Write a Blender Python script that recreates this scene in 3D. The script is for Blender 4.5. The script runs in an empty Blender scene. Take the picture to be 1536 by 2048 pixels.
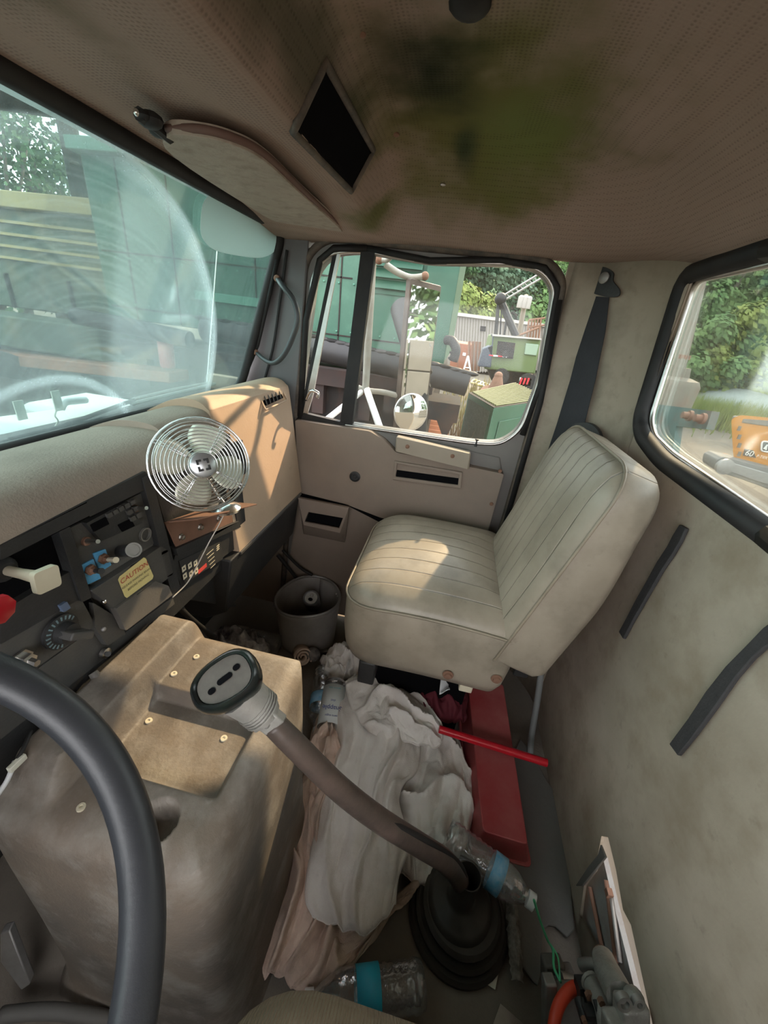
import bpy, bmesh, math, random
from mathutils import Vector, Matrix, noise
from mathutils.geometry import tessellate_polygon
random.seed(7)
S=bpy.context.scene; COL=S.collection
# ---------------------------------------------------------------- camera
CAM=Vector((0,0,1.05)); FPX=769.0
X=Vector((162,364,769)).normalized()
Y=Vector((-5638,1091,769)); Y=(Y-X*X.dot(Y)).normalized()
Z=-(X.cross(Y))
RIGHT=Vector((X.x,Y.x,Z.x)); UP=Vector((X.y,Y.y,Z.y)); FWD=Vector((X.z,Y.z,Z.z))
cd=bpy.data.cameras.new('camera'); cam=bpy.data.objects.new('camera',cd); COL.objects.link(cam)
cd.sensor_fit='HORIZONTAL'; cd.sensor_width=36; cd.lens=FPX/1536*36; cd.clip_start=0.02; cd.clip_end=500
m=Matrix.Identity(4)
for i in range(3):
    m[i][0]=RIGHT[i]; m[i][1]=UP[i]; m[i][2]=-FWD[i]; m[i][3]=CAM[i]
cam.matrix_world=m; S.camera=cam
# ---------------------------------------------------------------- light and exposure
S.view_settings.view_transform='Standard'; S.view_settings.look='None'; S.view_settings.gamma=1
S.view_settings.use_curve_mapping=False
S.view_settings.exposure=2.28
w=bpy.data.worlds.new('hazy_sky'); S.world=w; w.use_nodes=True
wn=w.node_tree.nodes; wl=w.node_tree.links
bg=wn['Background']; bg.inputs[0].default_value=(0.97,0.965,0.98,1); bg.inputs[1].default_value=1.35
sd=bpy.data.lights.new('sun','SUN'); sun=bpy.data.objects.new('sun',sd); COL.objects.link(sun)
sd.energy=2.1; sd.angle=math.radians(0.9); sd.color=(1.0,0.70,0.42)
sun.rotation_euler=Vector((1.0,-0.40,0.74)).to_track_quat('Z','Y').to_euler()
sun.location=(3,-2,5)
# ---------------------------------------------------------------- sight line helpers (a photo point on a real plane)
def ray(px,py): return RIGHT*(px-768)+UP*(1024-py)+FWD*FPX
def P(px,py,ax,v):
    d=ray(px,py); i='xyz'.index(ax); return CAM+d*((v-CAM[i])/d[i])
def PN(px,py,n,k):
    d=ray(px,py); n=Vector(n); return CAM+d*((k-n.dot(CAM))/n.dot(d))
def D(px,py,dep): return CAM+ray(px,py)*(dep/FPX)
# ---------------------------------------------------------------- object helpers
WO={}
def link(name,data,origin,parent=None):
    o=bpy.data.objects.new(name,data); COL.objects.link(o); origin=Vector(origin); WO[o.name]=origin
    if parent is not None: o.parent=parent; o.location=origin-WO[parent.name]
    else: o.location=origin
    return o
def tag(o,label=None,cat=None,group=None,kind=None):
    if label: o['label']=label
    if cat: o['category']=cat
    if group: o['group']=group
    if kind: o['kind']=kind
    return o
def thing(name,loc,label,cat,group=None,kind=None):
    return tag(link(name,None,loc),label,cat,group,kind)
class MB:
    def __init__(s): s.v=[]; s.f=[]
    def add(s,vs,fs):
        n=len(s.v); s.v+=[Vector(a) for a in vs]; s.f+=[tuple(i+n for i in f) for f in fs]; return s
    def prism(s,poly,ext):
        poly=[Vector(p) for p in poly]; ext=Vector(ext); n=len(poly)
        tris=tessellate_polygon([poly])
        fs=[tuple(t) for t in tris]+[tuple(i+n for i in reversed(t)) for t in tris]
        fs+=[(i,(i+1)%n,(i+1)%n+n,i+n) for i in range(n)]
        return s.add(poly+[p+ext for p in poly],fs)
    def plate(s,outer,holes,ext):
        loops=[[Vector(p) for p in outer]]+[[Vector(p) for p in h] for h in holes]
        tris=tessellate_polygon(loops); flat=[p for l in loops for p in l]; n=len(flat); ext=Vector(ext)
        fs=[tuple(t) for t in tris]+[tuple(i+n for i in reversed(t)) for t in tris]
        k=0
        for l in loops:
            m_=len(l); fs+=[(k+i,k+(i+1)%m_,k+(i+1)%m_+n,k+i+n) for i in range(m_)]; k+=m_
        return s.add(flat+[p+ext for p in flat],fs)
    def box(s,a,b):
        a=Vector(a); b=Vector(b)
        vs=[(x,y,z) for x in (a.x,b.x) for y in (a.y,b.y) for z in (a.z,b.z)]
        return s.add(vs,[(0,1,3,2),(4,6,7,5),(0,4,5,1),(2,3,7,6),(0,2,6,4),(1,5,7,3)])
    def obox(s,c,ex,ey,ez):
        c=Vector(c); ex=Vector(ex); ey=Vector(ey); ez=Vector(ez)
        vs=[c+ex*i+ey*j+ez*k for i in (-1,1) for j in (-1,1) for k in (-1,1)]
        return s.add(vs,[(0,1,3,2),(4,6,7,5),(0,4,5,1),(2,3,7,6),(0,2,6,4),(1,5,7,3)])
    def tube(s,pts,r,seg=10,closed=False,caps=True,flat=None):
        pts=[Vector(p) for p in pts]; n=len(pts)
        rs=r if isinstance(r,(list,tuple)) else [r]*n
        vs=[]; prev=None
        for i,p in enumerate(pts):
            if closed: t=pts[(i+1)%n]-pts[i-1]
            else: t=pts[min(i+1,n-1)]-pts[max(i-1,0)]
            t.normalize()
            if prev is None:
                a=Vector((0,0,1)) if abs(t.z)<.9 else Vector((1,0,0)); u=t.cross(a).normalized()
            else: u=(prev-t*prev.dot(t)).normalized()
            prev=u; v=t.cross(u)
            for k in range(seg):
                an=2*math.pi*k/seg; vs.append(p+(u*math.cos(an)+v*math.sin(an)*(flat or 1))*rs[i])
        fs=[]
        for i in range(n if closed else n-1):
            j=(i+1)%n
            for k in range(seg):
                l=(k+1)%seg; fs.append((i*seg+k,i*seg+l,j*seg+l,j*seg+k))
        if caps and not closed: fs+=[tuple(reversed(range(seg))),tuple(range((n-1)*seg,n*seg))]
        return s.add(vs,fs)
    def lathe(s,prof,c,axis=(0,0,1),seg=28,close=True):
        c=Vector(c); a=Vector(axis).normalized(); t=Vector((0,0,1)) if abs(a.z)<.9 else Vector((1,0,0))
        u=a.cross(t).normalized(); v=a.cross(u); n=len(prof); vs=[]
        for r,h in prof:
            for k in range(seg):
                an=2*math.pi*k/seg; vs.append(c+a*h+(u*math.cos(an)+v*math.sin(an))*max(r,1e-4))
        fs=[(i*seg+k,i*seg+(k+1)%seg,(i+1)*seg+(k+1)%seg,(i+1)*seg+k) for i in range(n-1) for k in range(seg)]
        if close: fs+=[tuple(reversed(range(seg))),tuple(range((n-1)*seg,n*seg))]
        return s.add(vs,fs)
    def grid(s,fn,nu,nv):
        vs=[fn(i/nu,j/nv) for i in range(nu+1) for j in range(nv+1)]
        fs=[(i*(nv+1)+j,(i+1)*(nv+1)+j,(i+1)*(nv+1)+j+1,i*(nv+1)+j+1) for i in range(nu) for j in range(nv)]
        return s.add(vs,fs)
    def sphere(s,c,r,sq=(1,1,1),seg=14,rg=8):
        c=Vector(c); vs=[]; 
        for i in range(1,rg):
            th=math.pi*i/rg
            for k in range(seg):
                a=2*math.pi*k/seg; vs.append(c+Vector((math.sin(th)*math.cos(a)*sq[0],math.sin(th)*math.sin(a)*sq[1],math.cos(th)*sq[2]))*r)
        vs+=[c+Vector((0,0,r*sq[2])),c-Vector((0,0,r*sq[2]))]; n=len(vs)
        fs=[(i*seg+k,(i+1)*seg+k,(i+1)*seg+(k+1)%seg,i*seg+(k+1)%seg) for i in range(rg-2) for k in range(seg)]
        fs+=[(n-2,k,(k+1)%seg) for k in range(seg)]+[(n-1,(rg-2)*seg+(k+1)%seg,(rg-2)*seg+k) for k in range(seg)]
        return s.add(vs,fs)
    def build(s,name,mat,parent=None,smooth=False,bevel=0,bseg=2,solid=0,fix=True,origin=None,sub=0):
        xs=[v.x for v in s.v]; ys=[v.y for v in s.v]; zs=[v.z for v in s.v]
        og=Vector(origin) if origin else Vector(((min(xs)+max(xs))/2,(min(ys)+max(ys))/2,min(zs)))
        me=bpy.data.meshes.new(name); me.from_pydata([v-og for v in s.v],[],s.f); me.materials.append(mat)
        if fix:
            b=bmesh.new(); b.from_mesh(me); bmesh.ops.recalc_face_normals(b,faces=b.faces); b.to_mesh(me); b.free()
        if smooth:
            for p in me.polygons: p.use_smooth=True
            if smooth=='auto':
                me.set_sharp_from_angle(angle=math.radians(38))
        o=link(name,me,og,parent)
        if solid:
            md=o.modifiers.new('t','SOLIDIFY'); md.thickness=solid; md.offset=0
        if bevel:
            md=o.modifiers.new('b','BEVEL'); md.width=bevel; md.segments=bseg; md.limit_method='ANGLE'; md.angle_limit=math.radians(35)
            md.harden_normals=False
            for p in me.polygons: p.use_smooth=True
            me.set_sharp_from_angle(angle=math.radians(60))
        if sub:
            md=o.modifiers.new('s','SUBSURF'); md.levels=sub; md.render_levels=sub
        return o
def smooth_path(pts,n=6,closed=False):
    pts=[Vector(p) for p in pts]; out=[]; N=len(pts)
    rng=range(N) if closed else range(N-1)
    for i in rng:
        if closed: a,b,c,d=pts[i-1],pts[i],pts[(i+1)%N],pts[(i+2)%N]
        else: a,b,c,d=pts[max(i-1,0)],pts[i],pts[i+1],pts[min(i+2,N-1)]
        for k in range(n):
            t=k/n; out.append(.5*((2*b)+(c-a)*t+(2*a-5*b+4*c-d)*t*t+(3*b-a-3*c+d)*t**3))
    if not closed: out.append(pts[-1])
    return out
def rounded(poly,r,n=5):
    "round the corners of a closed polygon (3D points)"
    poly=[Vector(p) for p in poly]; out=[]; N=len(poly)
    for i in range(N):
        a,b,c=poly[i-1],poly[i],poly[(i+1)%N]; rr=r[i] if isinstance(r,(list,tuple)) else r
        d1=(a-b); d2=(c-b); l=min(rr,d1.length*.48,d2.length*.48); p1=b+d1.normalized()*l; p2=b+d2.normalized()*l
        for k in range(n+1):
            t=k/n; out.append(p1*(1-t)**2+b*2*t*(1-t)+p2*t*t)
    return out
def sst(a,b,x):
    t=max(0,min(1,(x-a)/(b-a))); return t*t*(3-2*t)
def text(name,body,mat,parent,c,ex,ey,size,off=0.0008):
    "raised lettering: centre c, reading direction ex, up direction ey"
    cu=bpy.data.curves.new('t','FONT'); cu.body=body; cu.size=1; cu.align_x='CENTER'; cu.align_y='CENTER'; cu.extrude=0.0
    t=bpy.data.objects.new('t',cu); COL.objects.link(t); dg=bpy.context.evaluated_depsgraph_get()
    me0=t.evaluated_get(dg).to_mesh(); vs=[v.co.copy() for v in me0.vertices]; fs=[tuple(p.vertices) for p in me0.polygons]
    t.evaluated_get(dg).to_mesh_clear(); bpy.data.objects.remove(t)
    ex=Vector(ex).normalized(); ey=Vector(ey); ey=(ey-ex*ex.dot(ey)).normalized(); nz=ex.cross(ey)
    b=MB(); b.add([Vector(c)+ex*v.x*size+ey*v.y*size+nz*off for v in vs],fs)
    return b.build(name,mat,parent,fix=False)
# ---------------------------------------------------------------- materials
def mat(name,c,rough=.6,metal=0,c2=None,scale=8,amt=.5,bump=0,bscale=120,dirt=None,dscale=5,damt=.4,spec=.5,trans=0,stretch=None,detail=6):
    m_=bpy.data.materials.new(name); m_.use_nodes=True; nt=m_.node_tree; N=nt.nodes; L=nt.links; b=N['Principled BSDF']
    b.inputs['Roughness'].default_value=rough; b.inputs['Metallic'].default_value=metal
    b.inputs['Specular IOR Level'].default_value=spec; b.inputs['Transmission Weight'].default_value=trans
    b.inputs['Base Color'].default_value=(*c,1)
    tc=N.new('ShaderNodeTexCoord'); vec=tc.outputs['Object']
    if stretch:
        mp=N.new('ShaderNodeMapping'); mp.inputs['Scale'].default_value=stretch; L.new(vec,mp.inputs[0]); vec=mp.outputs[0]
    cur=None
    def nz(sc,lo,hi,det=detail):
        n=N.new('ShaderNodeTexNoise'); n.inputs['Scale'].default_value=sc; n.inputs['Detail'].default_value=det; n.inputs['Roughness'].default_value=.62
        L.new(vec,n.inputs['Vector']); r=N.new('ShaderNodeMapRange'); r.inputs[1].default_value=lo; r.inputs[2].default_value=hi
        L.new(n.outputs[0],r.inputs[0]); return n,r
    def mix(fac,a,bc,mul=1):
        x=N.new('ShaderNodeMix'); x.data_type='RGBA'
        mm=N.new('ShaderNodeMath'); mm.operation='MULTIPLY'; mm.inputs[1].default_value=mul; L.new(fac,mm.inputs[0]); L.new(mm.outputs[0],x.inputs[0])
        if a is None: x.inputs[6].default_value=(*c,1)
        else: L.new(a,x.inputs[6])
        x.inputs[7].default_value=(*bc,1); return x.outputs[2]
    if c2: n,r=nz(scale,.35,.65); cur=mix(r.outputs[0],cur,c2,amt)
    if dirt: n,r=nz(dscale,.48,.72); cur=mix(r.outputs[0],cur,dirt,damt)
    if dirt:
        n,r=nz(dscale*4.3,.60,.78,9); cur=mix(r.outputs[0],cur,tuple(q*.6 for q in dirt) if sum(dirt)<sum(c) else dirt,damt*.6)
    if cur: L.new(cur,b.inputs['Base Color'])
    if bump:
        n,r=nz(bscale,0,1,3); bp=N.new('ShaderNodeBump'); bp.inputs['Strength'].default_value=bump; bp.inputs['Distance'].default_value=.004
        L.new(n.outputs[0],bp.inputs['Height']); L.new(bp.outputs[0],b.inputs['Normal'])
    m_['cur']=0
    return m_
M={}
def mk(k,*a,**kw): M[k]=mat(k,*a,**kw); return M[k]
mk('pad',(.33,.275,.225),.8,spec=.25,c2=(.27,.23,.19),dirt=(.12,.10,.085),dscale=9,damt=.35,bump=.25,bscale=260)
mk('block',(.44,.325,.23),.65,c2=(.39,.285,.20),dirt=(.3,.24,.18),dscale=6,damt=.4,bump=.1,bscale=200)
mk('blackplastic',(.020,.0215,.024),.5,c2=(.042,.041,.039),scale=14,amt=.7,bump=.15,bscale=220)
mk('greyplastic',(.055,.056,.057),.55,c2=(.100,.092,.080),scale=9,amt=.8,bump=.15,bscale=240)
mk('dustyplastic',(.12,.11,.098),.65,c2=(.07,.068,.065),scale=7,amt=.7,bump=.15,bscale=240)
mk('shadeblack',(.006,.006,.007),.9,spec=.02)  # near-black, also paints the shade inside openings and slots
mk('doortrim',(.26,.205,.165),.65,spec=.3,c2=(.21,.168,.138),dirt=(.32,.25,.19),dscale=5,damt=.35,bump=.12,bscale=230)
mk('doorlight',(.33,.28,.22),.6,c2=(.27,.22,.17))
mk('framegrey',(.16,.15,.14),.45,c2=(.20,.185,.165),scale=6)
mk('pillar',(.115,.112,.115),.5,c2=(.15,.14,.135))
mk('rubber',(.013,.013,.014),.6,spec=.35,c2=(.03,.027,.024),scale=20)
mk('rubberbrown',(.05,.045,.04),.7,c2=(.16,.12,.09),scale=26,amt=.8,bump=.3,bscale=90)
mk('mat',(.19,.165,.135),.8,c2=(.11,.10,.088),scale=5,dirt=(.22,.19,.15),dscale=9,damt=.4,bump=.4,bscale=130)
mk('mat2',(.12,.118,.11),.7,c2=(.17,.16,.14),scale=5,bump=.2,bscale=90)
mk('rearwall',(.47,.40,.32),.6,c2=(.34,.28,.215),scale=3.6,amt=1,dirt=(.24,.18,.12),dscale=9,damt=.7,bump=.12,bscale=60)
mk('cornerwall',(.36,.305,.235),.62,c2=(.27,.225,.165),scale=4,dirt=(.13,.11,.08),dscale=9,damt=.6,bump=.1,bscale=60)
mk('chrome',(.78,.78,.78),.18,1)
mk('steel',(.55,.54,.52),.35,1,c2=(.35,.32,.28),scale=20)
mk('dullsteel',(.36,.355,.34),.5,.6,c2=(.22,.20,.18),scale=25)
mk('rust',(.22,.115,.075),.8,c2=(.14,.075,.05),scale=18,bump=.2,bscale=90)
mk('rustbright',(.50,.20,.10),.85,c2=(.28,.12,.07),scale=4,bump=.2,bscale=20)
mk('cover',(.27,.21,.155),.62,c2=(.185,.16,.135),scale=10,amt=.8,dirt=(.42,.34,.26),dscale=22,damt=.45,bump=.25,bscale=150)
mk('white',(.75,.77,.78),.5,c2=(.62,.64,.65))
mk('cream',(.68,.62,.47),.5,c2=(.56,.50,.37),scale=18)
mk('bluetag',(.06,.33,.62),.5,c2=(.30,.52,.68),scale=90,amt=.35)
mk('yellowtag',(.72,.62,.27),.55,c2=(.62,.52,.24),scale=40)
mk('redtext',(.45,.05,.04),.6); mk('blacktext',(.03,.03,.03),.6); mk('whitetext',(.75,.74,.70),.6); mk('redlabel',(.60,.07,.06),.5)
mk('redplastic',(.36,.05,.055),.42,c2=(.48,.17,.16),scale=5,amt=.8)
mk('redrod',(.55,.012,.025),.28)
mk('redhose',(.75,.075,.035),.4)
mk('tape',(.035,.034,.036),.75,c2=(.06,.055,.055),scale=30,bump=.5,bscale=60)
mk('belt',(.018,.019,.024),.7,c2=(.028,.03,.036),scale=20,bump=.3,bscale=400)
mk('fade',(.74,.70,.50),.5)
mk('blade',(.62,.60,.48),.3,.3,c2=(.70,.70,.66),scale=10)
mk('can',(.62,.64,.66),.3,.8,c2=(.4,.42,.45),scale=30)
mk('bucket',(.32,.30,.28),.5,c2=(.19,.18,.165),scale=9,amt=.7,dirt=(.38,.35,.31),dscale=14,damt=.5,bump=.1,bscale=60)
mk('knobblack',(.010,.011,.012),.25,c2=(.006,.035,.018),scale=14,amt=.4)
mk('alum',(.42,.41,.38),.5,.5,c2=(.28,.26,.23),scale=40,bump=.2,bscale=150)
mk('lever',(.12,.085,.07),.42,.1,c2=(.05,.042,.036),scale=14,amt=.9,bump=.15,bscale=80)
mk('boot',(.028,.026,.024),.45,c2=(.07,.062,.052),scale=12)
mk('wheel',(.036,.038,.044),.40,c2=(.024,.026,.03),scale=20,bump=.06,bscale=300)
mk('string',(.10,.55,.28),.5)
mk('paper',(.68,.68,.58),.7,c2=(.55,.54,.45),scale=30)
mk('wire',(.62,.58,.52),.4,.5)
mk('darkred',(.11,.01,.02),.8)
def clothmat(k,c,c2,dirt,damt=.5,wave=True):
    m_=mat(k,c,.9,c2=c2,scale=7,amt=.7,dirt=dirt,dscale=11,damt=damt,bump=.35,bscale=420,spec=.1); M[k]=m_
    return m_
clothmat('clothwhite',(.84,.81,.77),(.78,.72,.67),(.45,.37,.31),.4)
clothmat('clothpink',(.78,.60,.50),(.66,.54,.44),(.25,.19,.15),.6)
clothmat('clothbeige',(.68,.54,.43),(.55,.42,.33),(.20,.15,.12),.7)
clothmat('clothdirty',(.40,.35,.30),(.30,.26,.23),(.13,.11,.10),.7)
def corduroy():
    m_=mat('corduroy',(.36,.28,.19),.9,c2=(.28,.215,.145),scale=30); nt=m_.node_tree; N=nt.nodes; L=nt.links
    w_=N.new('ShaderNodeTexWave'); w_.inputs['Scale'].default_value=95; w_.bands_direction='Y'; w_.inputs['Distortion'].default_value=1.0
    tc=N.new('ShaderNodeTexCoord'); L.new(tc.outputs['Object'],w_.inputs[0])
    b=N.new('ShaderNodeBump'); b.inputs['Strength'].default_value=.9; b.inputs['Distance'].default_value=.004
    L.new(w_.outputs[1],b.inputs['Height']); L.new(b.outputs[0],N['Principled BSDF'].inputs['Normal']); return m_
M['corduroy']=corduroy()
def vinyl():
    "seat vinyl with stitched channels 4.4 cm apart running front to back"
    m_=mat('vinyl',(.35,.30,.235),.42,c2=(.25,.21,.16),scale=6,amt=.9,dirt=(.15,.13,.10),dscale=7,damt=.75); nt=m_.node_tree; N=nt.nodes; L=nt.links
    b=N['Principled BSDF']; tc=N.new('ShaderNodeTexCoord'); sp=N.new('ShaderNodeSeparateXYZ'); L.new(tc.outputs['Object'],sp.inputs[0])
    a=N.new('ShaderNodeMath'); a.operation='MULTIPLY_ADD'; a.inputs[1].default_value=1/.044; a.inputs[2].default_value=50.3; L.new(sp.outputs[0],a.inputs[0])
    f=N.new('ShaderNodeMath'); f.operation='FRACT'; L.new(a.outputs[0],f.inputs[0])
    s_=N.new('ShaderNodeMath'); s_.operation='SUBTRACT'; s_.inputs[1].default_value=.5; L.new(f.outputs[0],s_.inputs[0])
    ab=N.new('ShaderNodeMath'); ab.operation='ABSOLUTE'; L.new(s_.outputs[0],ab.inputs[0])
    r=N.new('ShaderNodeMapRange'); r.inputs[1].default_value=0; r.inputs[2].default_value=.05; L.new(ab.outputs[0],r.inputs[0])
    geo=N.new('ShaderNodeNewGeometry')
    sn=N.new('ShaderNodeSeparateXYZ'); L.new(geo.outputs['True Normal'],sn.inputs[0])
    nx=N.new('ShaderNodeMath'); nx.operation='ABSOLUTE'; L.new(sn.outputs[0],nx.inputs[0])
    k=N.new('ShaderNodeMath'); k.operation='GREATER_THAN'; k.inputs[1].default_value=.5; L.new(nx.outputs[0],k.inputs[0])
    mx=N.new('ShaderNodeMath'); mx.operation='MAXIMUM'; L.new(r.outputs[0],mx.inputs[0]); L.new(k.outputs[0],mx.inputs[1])
    bp=N.new('ShaderNodeBump'); bp.inputs['Strength'].default_value=.8; bp.inputs['Distance'].default_value=.004
    L.new(mx.outputs[0],bp.inputs['Height']); L.new(bp.outputs[0],b.inputs['Normal'])
    src=b.inputs['Base Color'].links[0].from_socket
    r2=N.new('ShaderNodeMapRange'); r2.inputs[1].default_value=0; r2.inputs[2].default_value=.035; r2.inputs[3].default_value=.45; r2.inputs[4].default_value=1
    L.new(mx.outputs[0],r2.inputs[0]); vm=N.new('ShaderNodeVectorMath'); vm.operation='SCALE'; L.new(src,vm.inputs[0]); L.new(r2.outputs[0],vm.inputs['Scale'])
    L.new(vm.outputs[0],b.inputs['Base Color']); return m_
M['vinyl']=vinyl()
mk('vinylplain',(.30,.25,.185),.45,c2=(.22,.18,.13),scale=6,amt=.8,dirt=(.15,.13,.10),dscale=12,damt=.5,bump=.08,bscale=120)
def headliner():
    "brown perforated cloth with a mouldy green and black patch"
    m_=bpy.data.materials.new('headliner'); m_.use_nodes=True; nt=m_.node_tree; N=nt.nodes; L=nt.links; b=N['Principled BSDF']
    b.inputs['Roughness'].default_value=.9; b.inputs['Specular IOR Level'].default_value=.15
    g=N.new('ShaderNodeNewGeometry'); pos=g.outputs['Position']
    def blob(cx,cy,cz,rx,ry,rz,lo,hi,ns=.35):
        mp=N.new('ShaderNodeMapping'); mp.vector_type='POINT'
        mp.inputs['Location'].default_value=(-cx/rx,-cy/ry,-cz/rz); mp.inputs['Scale'].default_value=(1/rx,1/ry,1/rz); L.new(pos,mp.inputs[0])
        ln=N.new('ShaderNodeVectorMath'); ln.operation='LENGTH'; L.new(mp.outputs[0],ln.inputs[0])
        n=N.new('ShaderNodeTexNoise'); n.inputs['Scale'].default_value=11; n.inputs['Detail'].default_value=7; L.new(pos,n.inputs[0])
        a=N.new('ShaderNodeMath'); a.operation='MULTIPLY_ADD'; a.inputs[1].default_value=ns*4; L.new(n.outputs[0],a.inputs[0]); L.new(ln.outputs['Value'],a.inputs[2])
        r=N.new('ShaderNodeMapRange'); r.interpolation_type='SMOOTHSTEP'; r.inputs[1].default_value=lo+ns*2; r.inputs[2].default_value=hi+ns*2; r.inputs[3].default_value=1; r.inputs[4].default_value=0
        L.new(a.outputs[0],r.inputs[0]); return r.outputs[0]
    def mix(f,a,bc,mul=1):
        mm=N.new('ShaderNodeMath'); mm.operation='MULTIPLY'; mm.inputs[1].default_value=mul; L.new(f,mm.inputs[0])
        x=N.new('ShaderNodeMix'); x.data_type='RGBA'; L.new(mm.outputs[0],x.inputs[0]); 
        if isinstance(a,tuple): x.inputs[6].default_value=(*a,1)
        else: L.new(a,x.inputs[6])
        x.inputs[7].default_value=(*bc,1); return x.outputs[2]
    n=N.new('ShaderNodeTexNoise'); n.inputs['Scale'].default_value=4; n.inputs['Detail'].default_value=5; L.new(pos,n.inputs[0])
    cur=mix(n.outputs[0],(.36,.265,.22),(.27,.20,.165),1)
    for a,c_,k in MOULD_SHADE: cur=mix(blob(*a),cur,c_,k)
    dots=N.new('ShaderNodeTexVoronoi'); dots.inputs['Scale'].default_value=190; dots.inputs['Randomness'].default_value=.15; L.new(pos,dots.inputs[0])
    r=N.new('ShaderNodeMapRange'); r.inputs[1].default_value=.15; r.inputs[2].default_value=.4; r.inputs[3].default_value=.72; r.inputs[4].default_value=1; L.new(dots.outputs[0],r.inputs[0])
    vm=N.new('ShaderNodeVectorMath'); vm.operation='SCALE'; L.new(cur,vm.inputs[0]); L.new(r.outputs[0],vm.inputs['Scale']); L.new(vm.outputs[0],b.inputs['Base Color'])
    bp=N.new('ShaderNodeBump'); bp.inputs['Strength'].default_value=.3; bp.inputs['Distance'].default_value=.002; L.new(dots.outputs[0],bp.inputs['Height']); L.new(bp.outputs[0],b.inputs['Normal'])
    return m_
def glassmat(name,tint,haze,hcol,rough=.05,pattern=None):
    m_=bpy.data.materials.new(name); m_.use_nodes=True; nt=m_.node_tree; N=nt.nodes; L=nt.links; N.remove(N['Principled BSDF']); out=N['Material Output']
    tr=N.new('ShaderNodeBsdfTransparent'); tr.inputs[0].default_value=(*tint,1)
    gl=N.new('ShaderNodeBsdfGlossy'); gl.inputs['Roughness'].default_value=rough
    fr=N.new('ShaderNodeFresnel'); fr.inputs[0].default_value=1.45
    m1=N.new('ShaderNodeMixShader'); fm=N.new('ShaderNodeMath'); fm.operation='MULTIPLY'; fm.inputs[1].default_value=.5; L.new(fr.outputs[0],fm.inputs[0])
    L.new(fm.outputs[0],m1.inputs[0]); L.new(tr.outputs[0],m1.inputs[1]); L.new(gl.outputs[0],m1.inputs[2])
    df=N.new('ShaderNodeBsdfDiffuse'); df.inputs[0].default_value=(*hcol,1); tl=N.new('ShaderNodeBsdfTranslucent'); tl.inputs[0].default_value=(*hcol,1)
    m2=N.new('ShaderNodeMixShader'); m2.inputs[0].default_value=.6; L.new(df.outputs[0],m2.inputs[1]); L.new(tl.outputs[0],m2.inputs[2])
    m3=N.new('ShaderNodeMixShader'); L.new(m1.outputs[0],m3.inputs[1]); L.new(m2.outputs[0],m3.inputs[2]); L.new(m3.outputs[0],out.inputs[0])
    g=N.new('ShaderNodeNewGeometry'); n=N.new('ShaderNodeTexNoise'); n.inputs['Scale'].default_value=6; n.inputs['Detail'].default_value=8; n.inputs['Roughness'].default_value=.65; L.new(g.outputs['Position'],n.inputs[0])
    r=N.new('ShaderNodeMapRange'); r.inputs[1].default_value=.3; r.inputs[2].default_value=.75; r.inputs[3].default_value=haze*.5; r.inputs[4].default_value=haze*1.6; L.new(n.outputs[0],r.inputs[0])
    f=r.outputs[0]
    if pattern: f=pattern(N,L,g,f)
    L.new(f,m3.inputs[0]); return m_
# ================================================================ THE CAB
RW=(0,1,-.0375); RWK=-.44                                   # rear wall plane: y = -.44 + .0375 z
def rwy(z): return RWK+.0375*z
def pr(px,py,off=0): return PN(px,py,RW,RWK+off)
# floor
f=MB(); f.box((-.5,-.46,-.03),(1.16,1.0,0)); tag(f.build('floor',M['mat']),'worn brown rubber cab floor','floor',kind='structure')
fw=MB(); fw.box((-.5,.72,0),(1.16,.75,.8)); tag(fw.build('wall_front',M['blackplastic']),'dark firewall below the dashboard','wall',kind='structure')
# rear wall with its window opening and the torn hole
win=[pr(*p) for p in [(1374,556),(1536,513),(1800,470),(1800,1265),(1536,1058),(1330,912),(1292,870),(1286,838)]]
winr=rounded(win,[.035,.0,.03,.03,.0,.03,.04,.03],4)
hole=[pr(*p) for p in [(1203,1672),(1216,1674),(1232,1740),(1246,1820),(1262,1850),(1275,1910),(1305,2048),(1330,2140),(1150,2140),(1130,1960),(1160,1830),(1168,1770),(1190,1740)]]
XC=.93
outer=[Vector((-.5,rwy(0),0)),Vector((XC,rwy(0),0)),Vector((XC,rwy(1.27),1.27)),Vector((-.5,rwy(1.27),1.27))]
b=MB(); b.plate(outer,[winr,hole],(0,-.005,0)); tag(b.build('wall_rear',M['rearwall']),'dirty beige rear cab wall with a torn hole low down','wall',kind='structure')
b=MB(); b.box((-.5,-.56,-.03),(.95,-.54,.5)); tag(b.build('wall_outer',M['white']),'grey outer skin behind the torn rear wall','wall',kind='structure')
# rounded corner panel between rear wall and door opening
def corner(u,v):
    z=v*1.27; a=u*math.pi/2
    t=u; x=XC+(1.135-XC)*(math.sin(a)*.75+.25*t); y=rwy(z)+(-.225-rwy(z))*(1-math.cos(a))*.75+(-.225-rwy(z))*.25*t
    return (x,y,z)
b=MB(); b.grid(corner,14,10); tag(b.build('wall_corner',M['cornerwall'],smooth=True,solid=.004),'rounded beige corner panel behind the passenger door','wall',kind='structure')
# window gasket and glass (rear)
def inset(poly,d):
    c=sum(poly,Vector())/len(poly); return [p+(p-c).normalized()*d for p in poly]
w3=thing('window_3',sum(winr,Vector())/len(winr),'rear cab window in a black rubber gasket','window',kind='structure')
b=MB(); b.tube(inset(winr,.010),.017,8,closed=True,flat=1.0); b.build('gasket',M['rubber'],w3,smooth=True)
b=MB(); b.tube([p+Vector((0,-.012,0)) for p in inset(winr,-.006)],.006,6,closed=True); b.build('bead',M['steel'],w3,smooth=True)
b=MB(); b.prism([p+Vector((0,-.02,0)) for p in winr],(0,-.004,0)); b.build('pane',glassmat('rearglass',(.80,.84,.83),.014,(.8,.85,.8)),w3)
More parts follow.
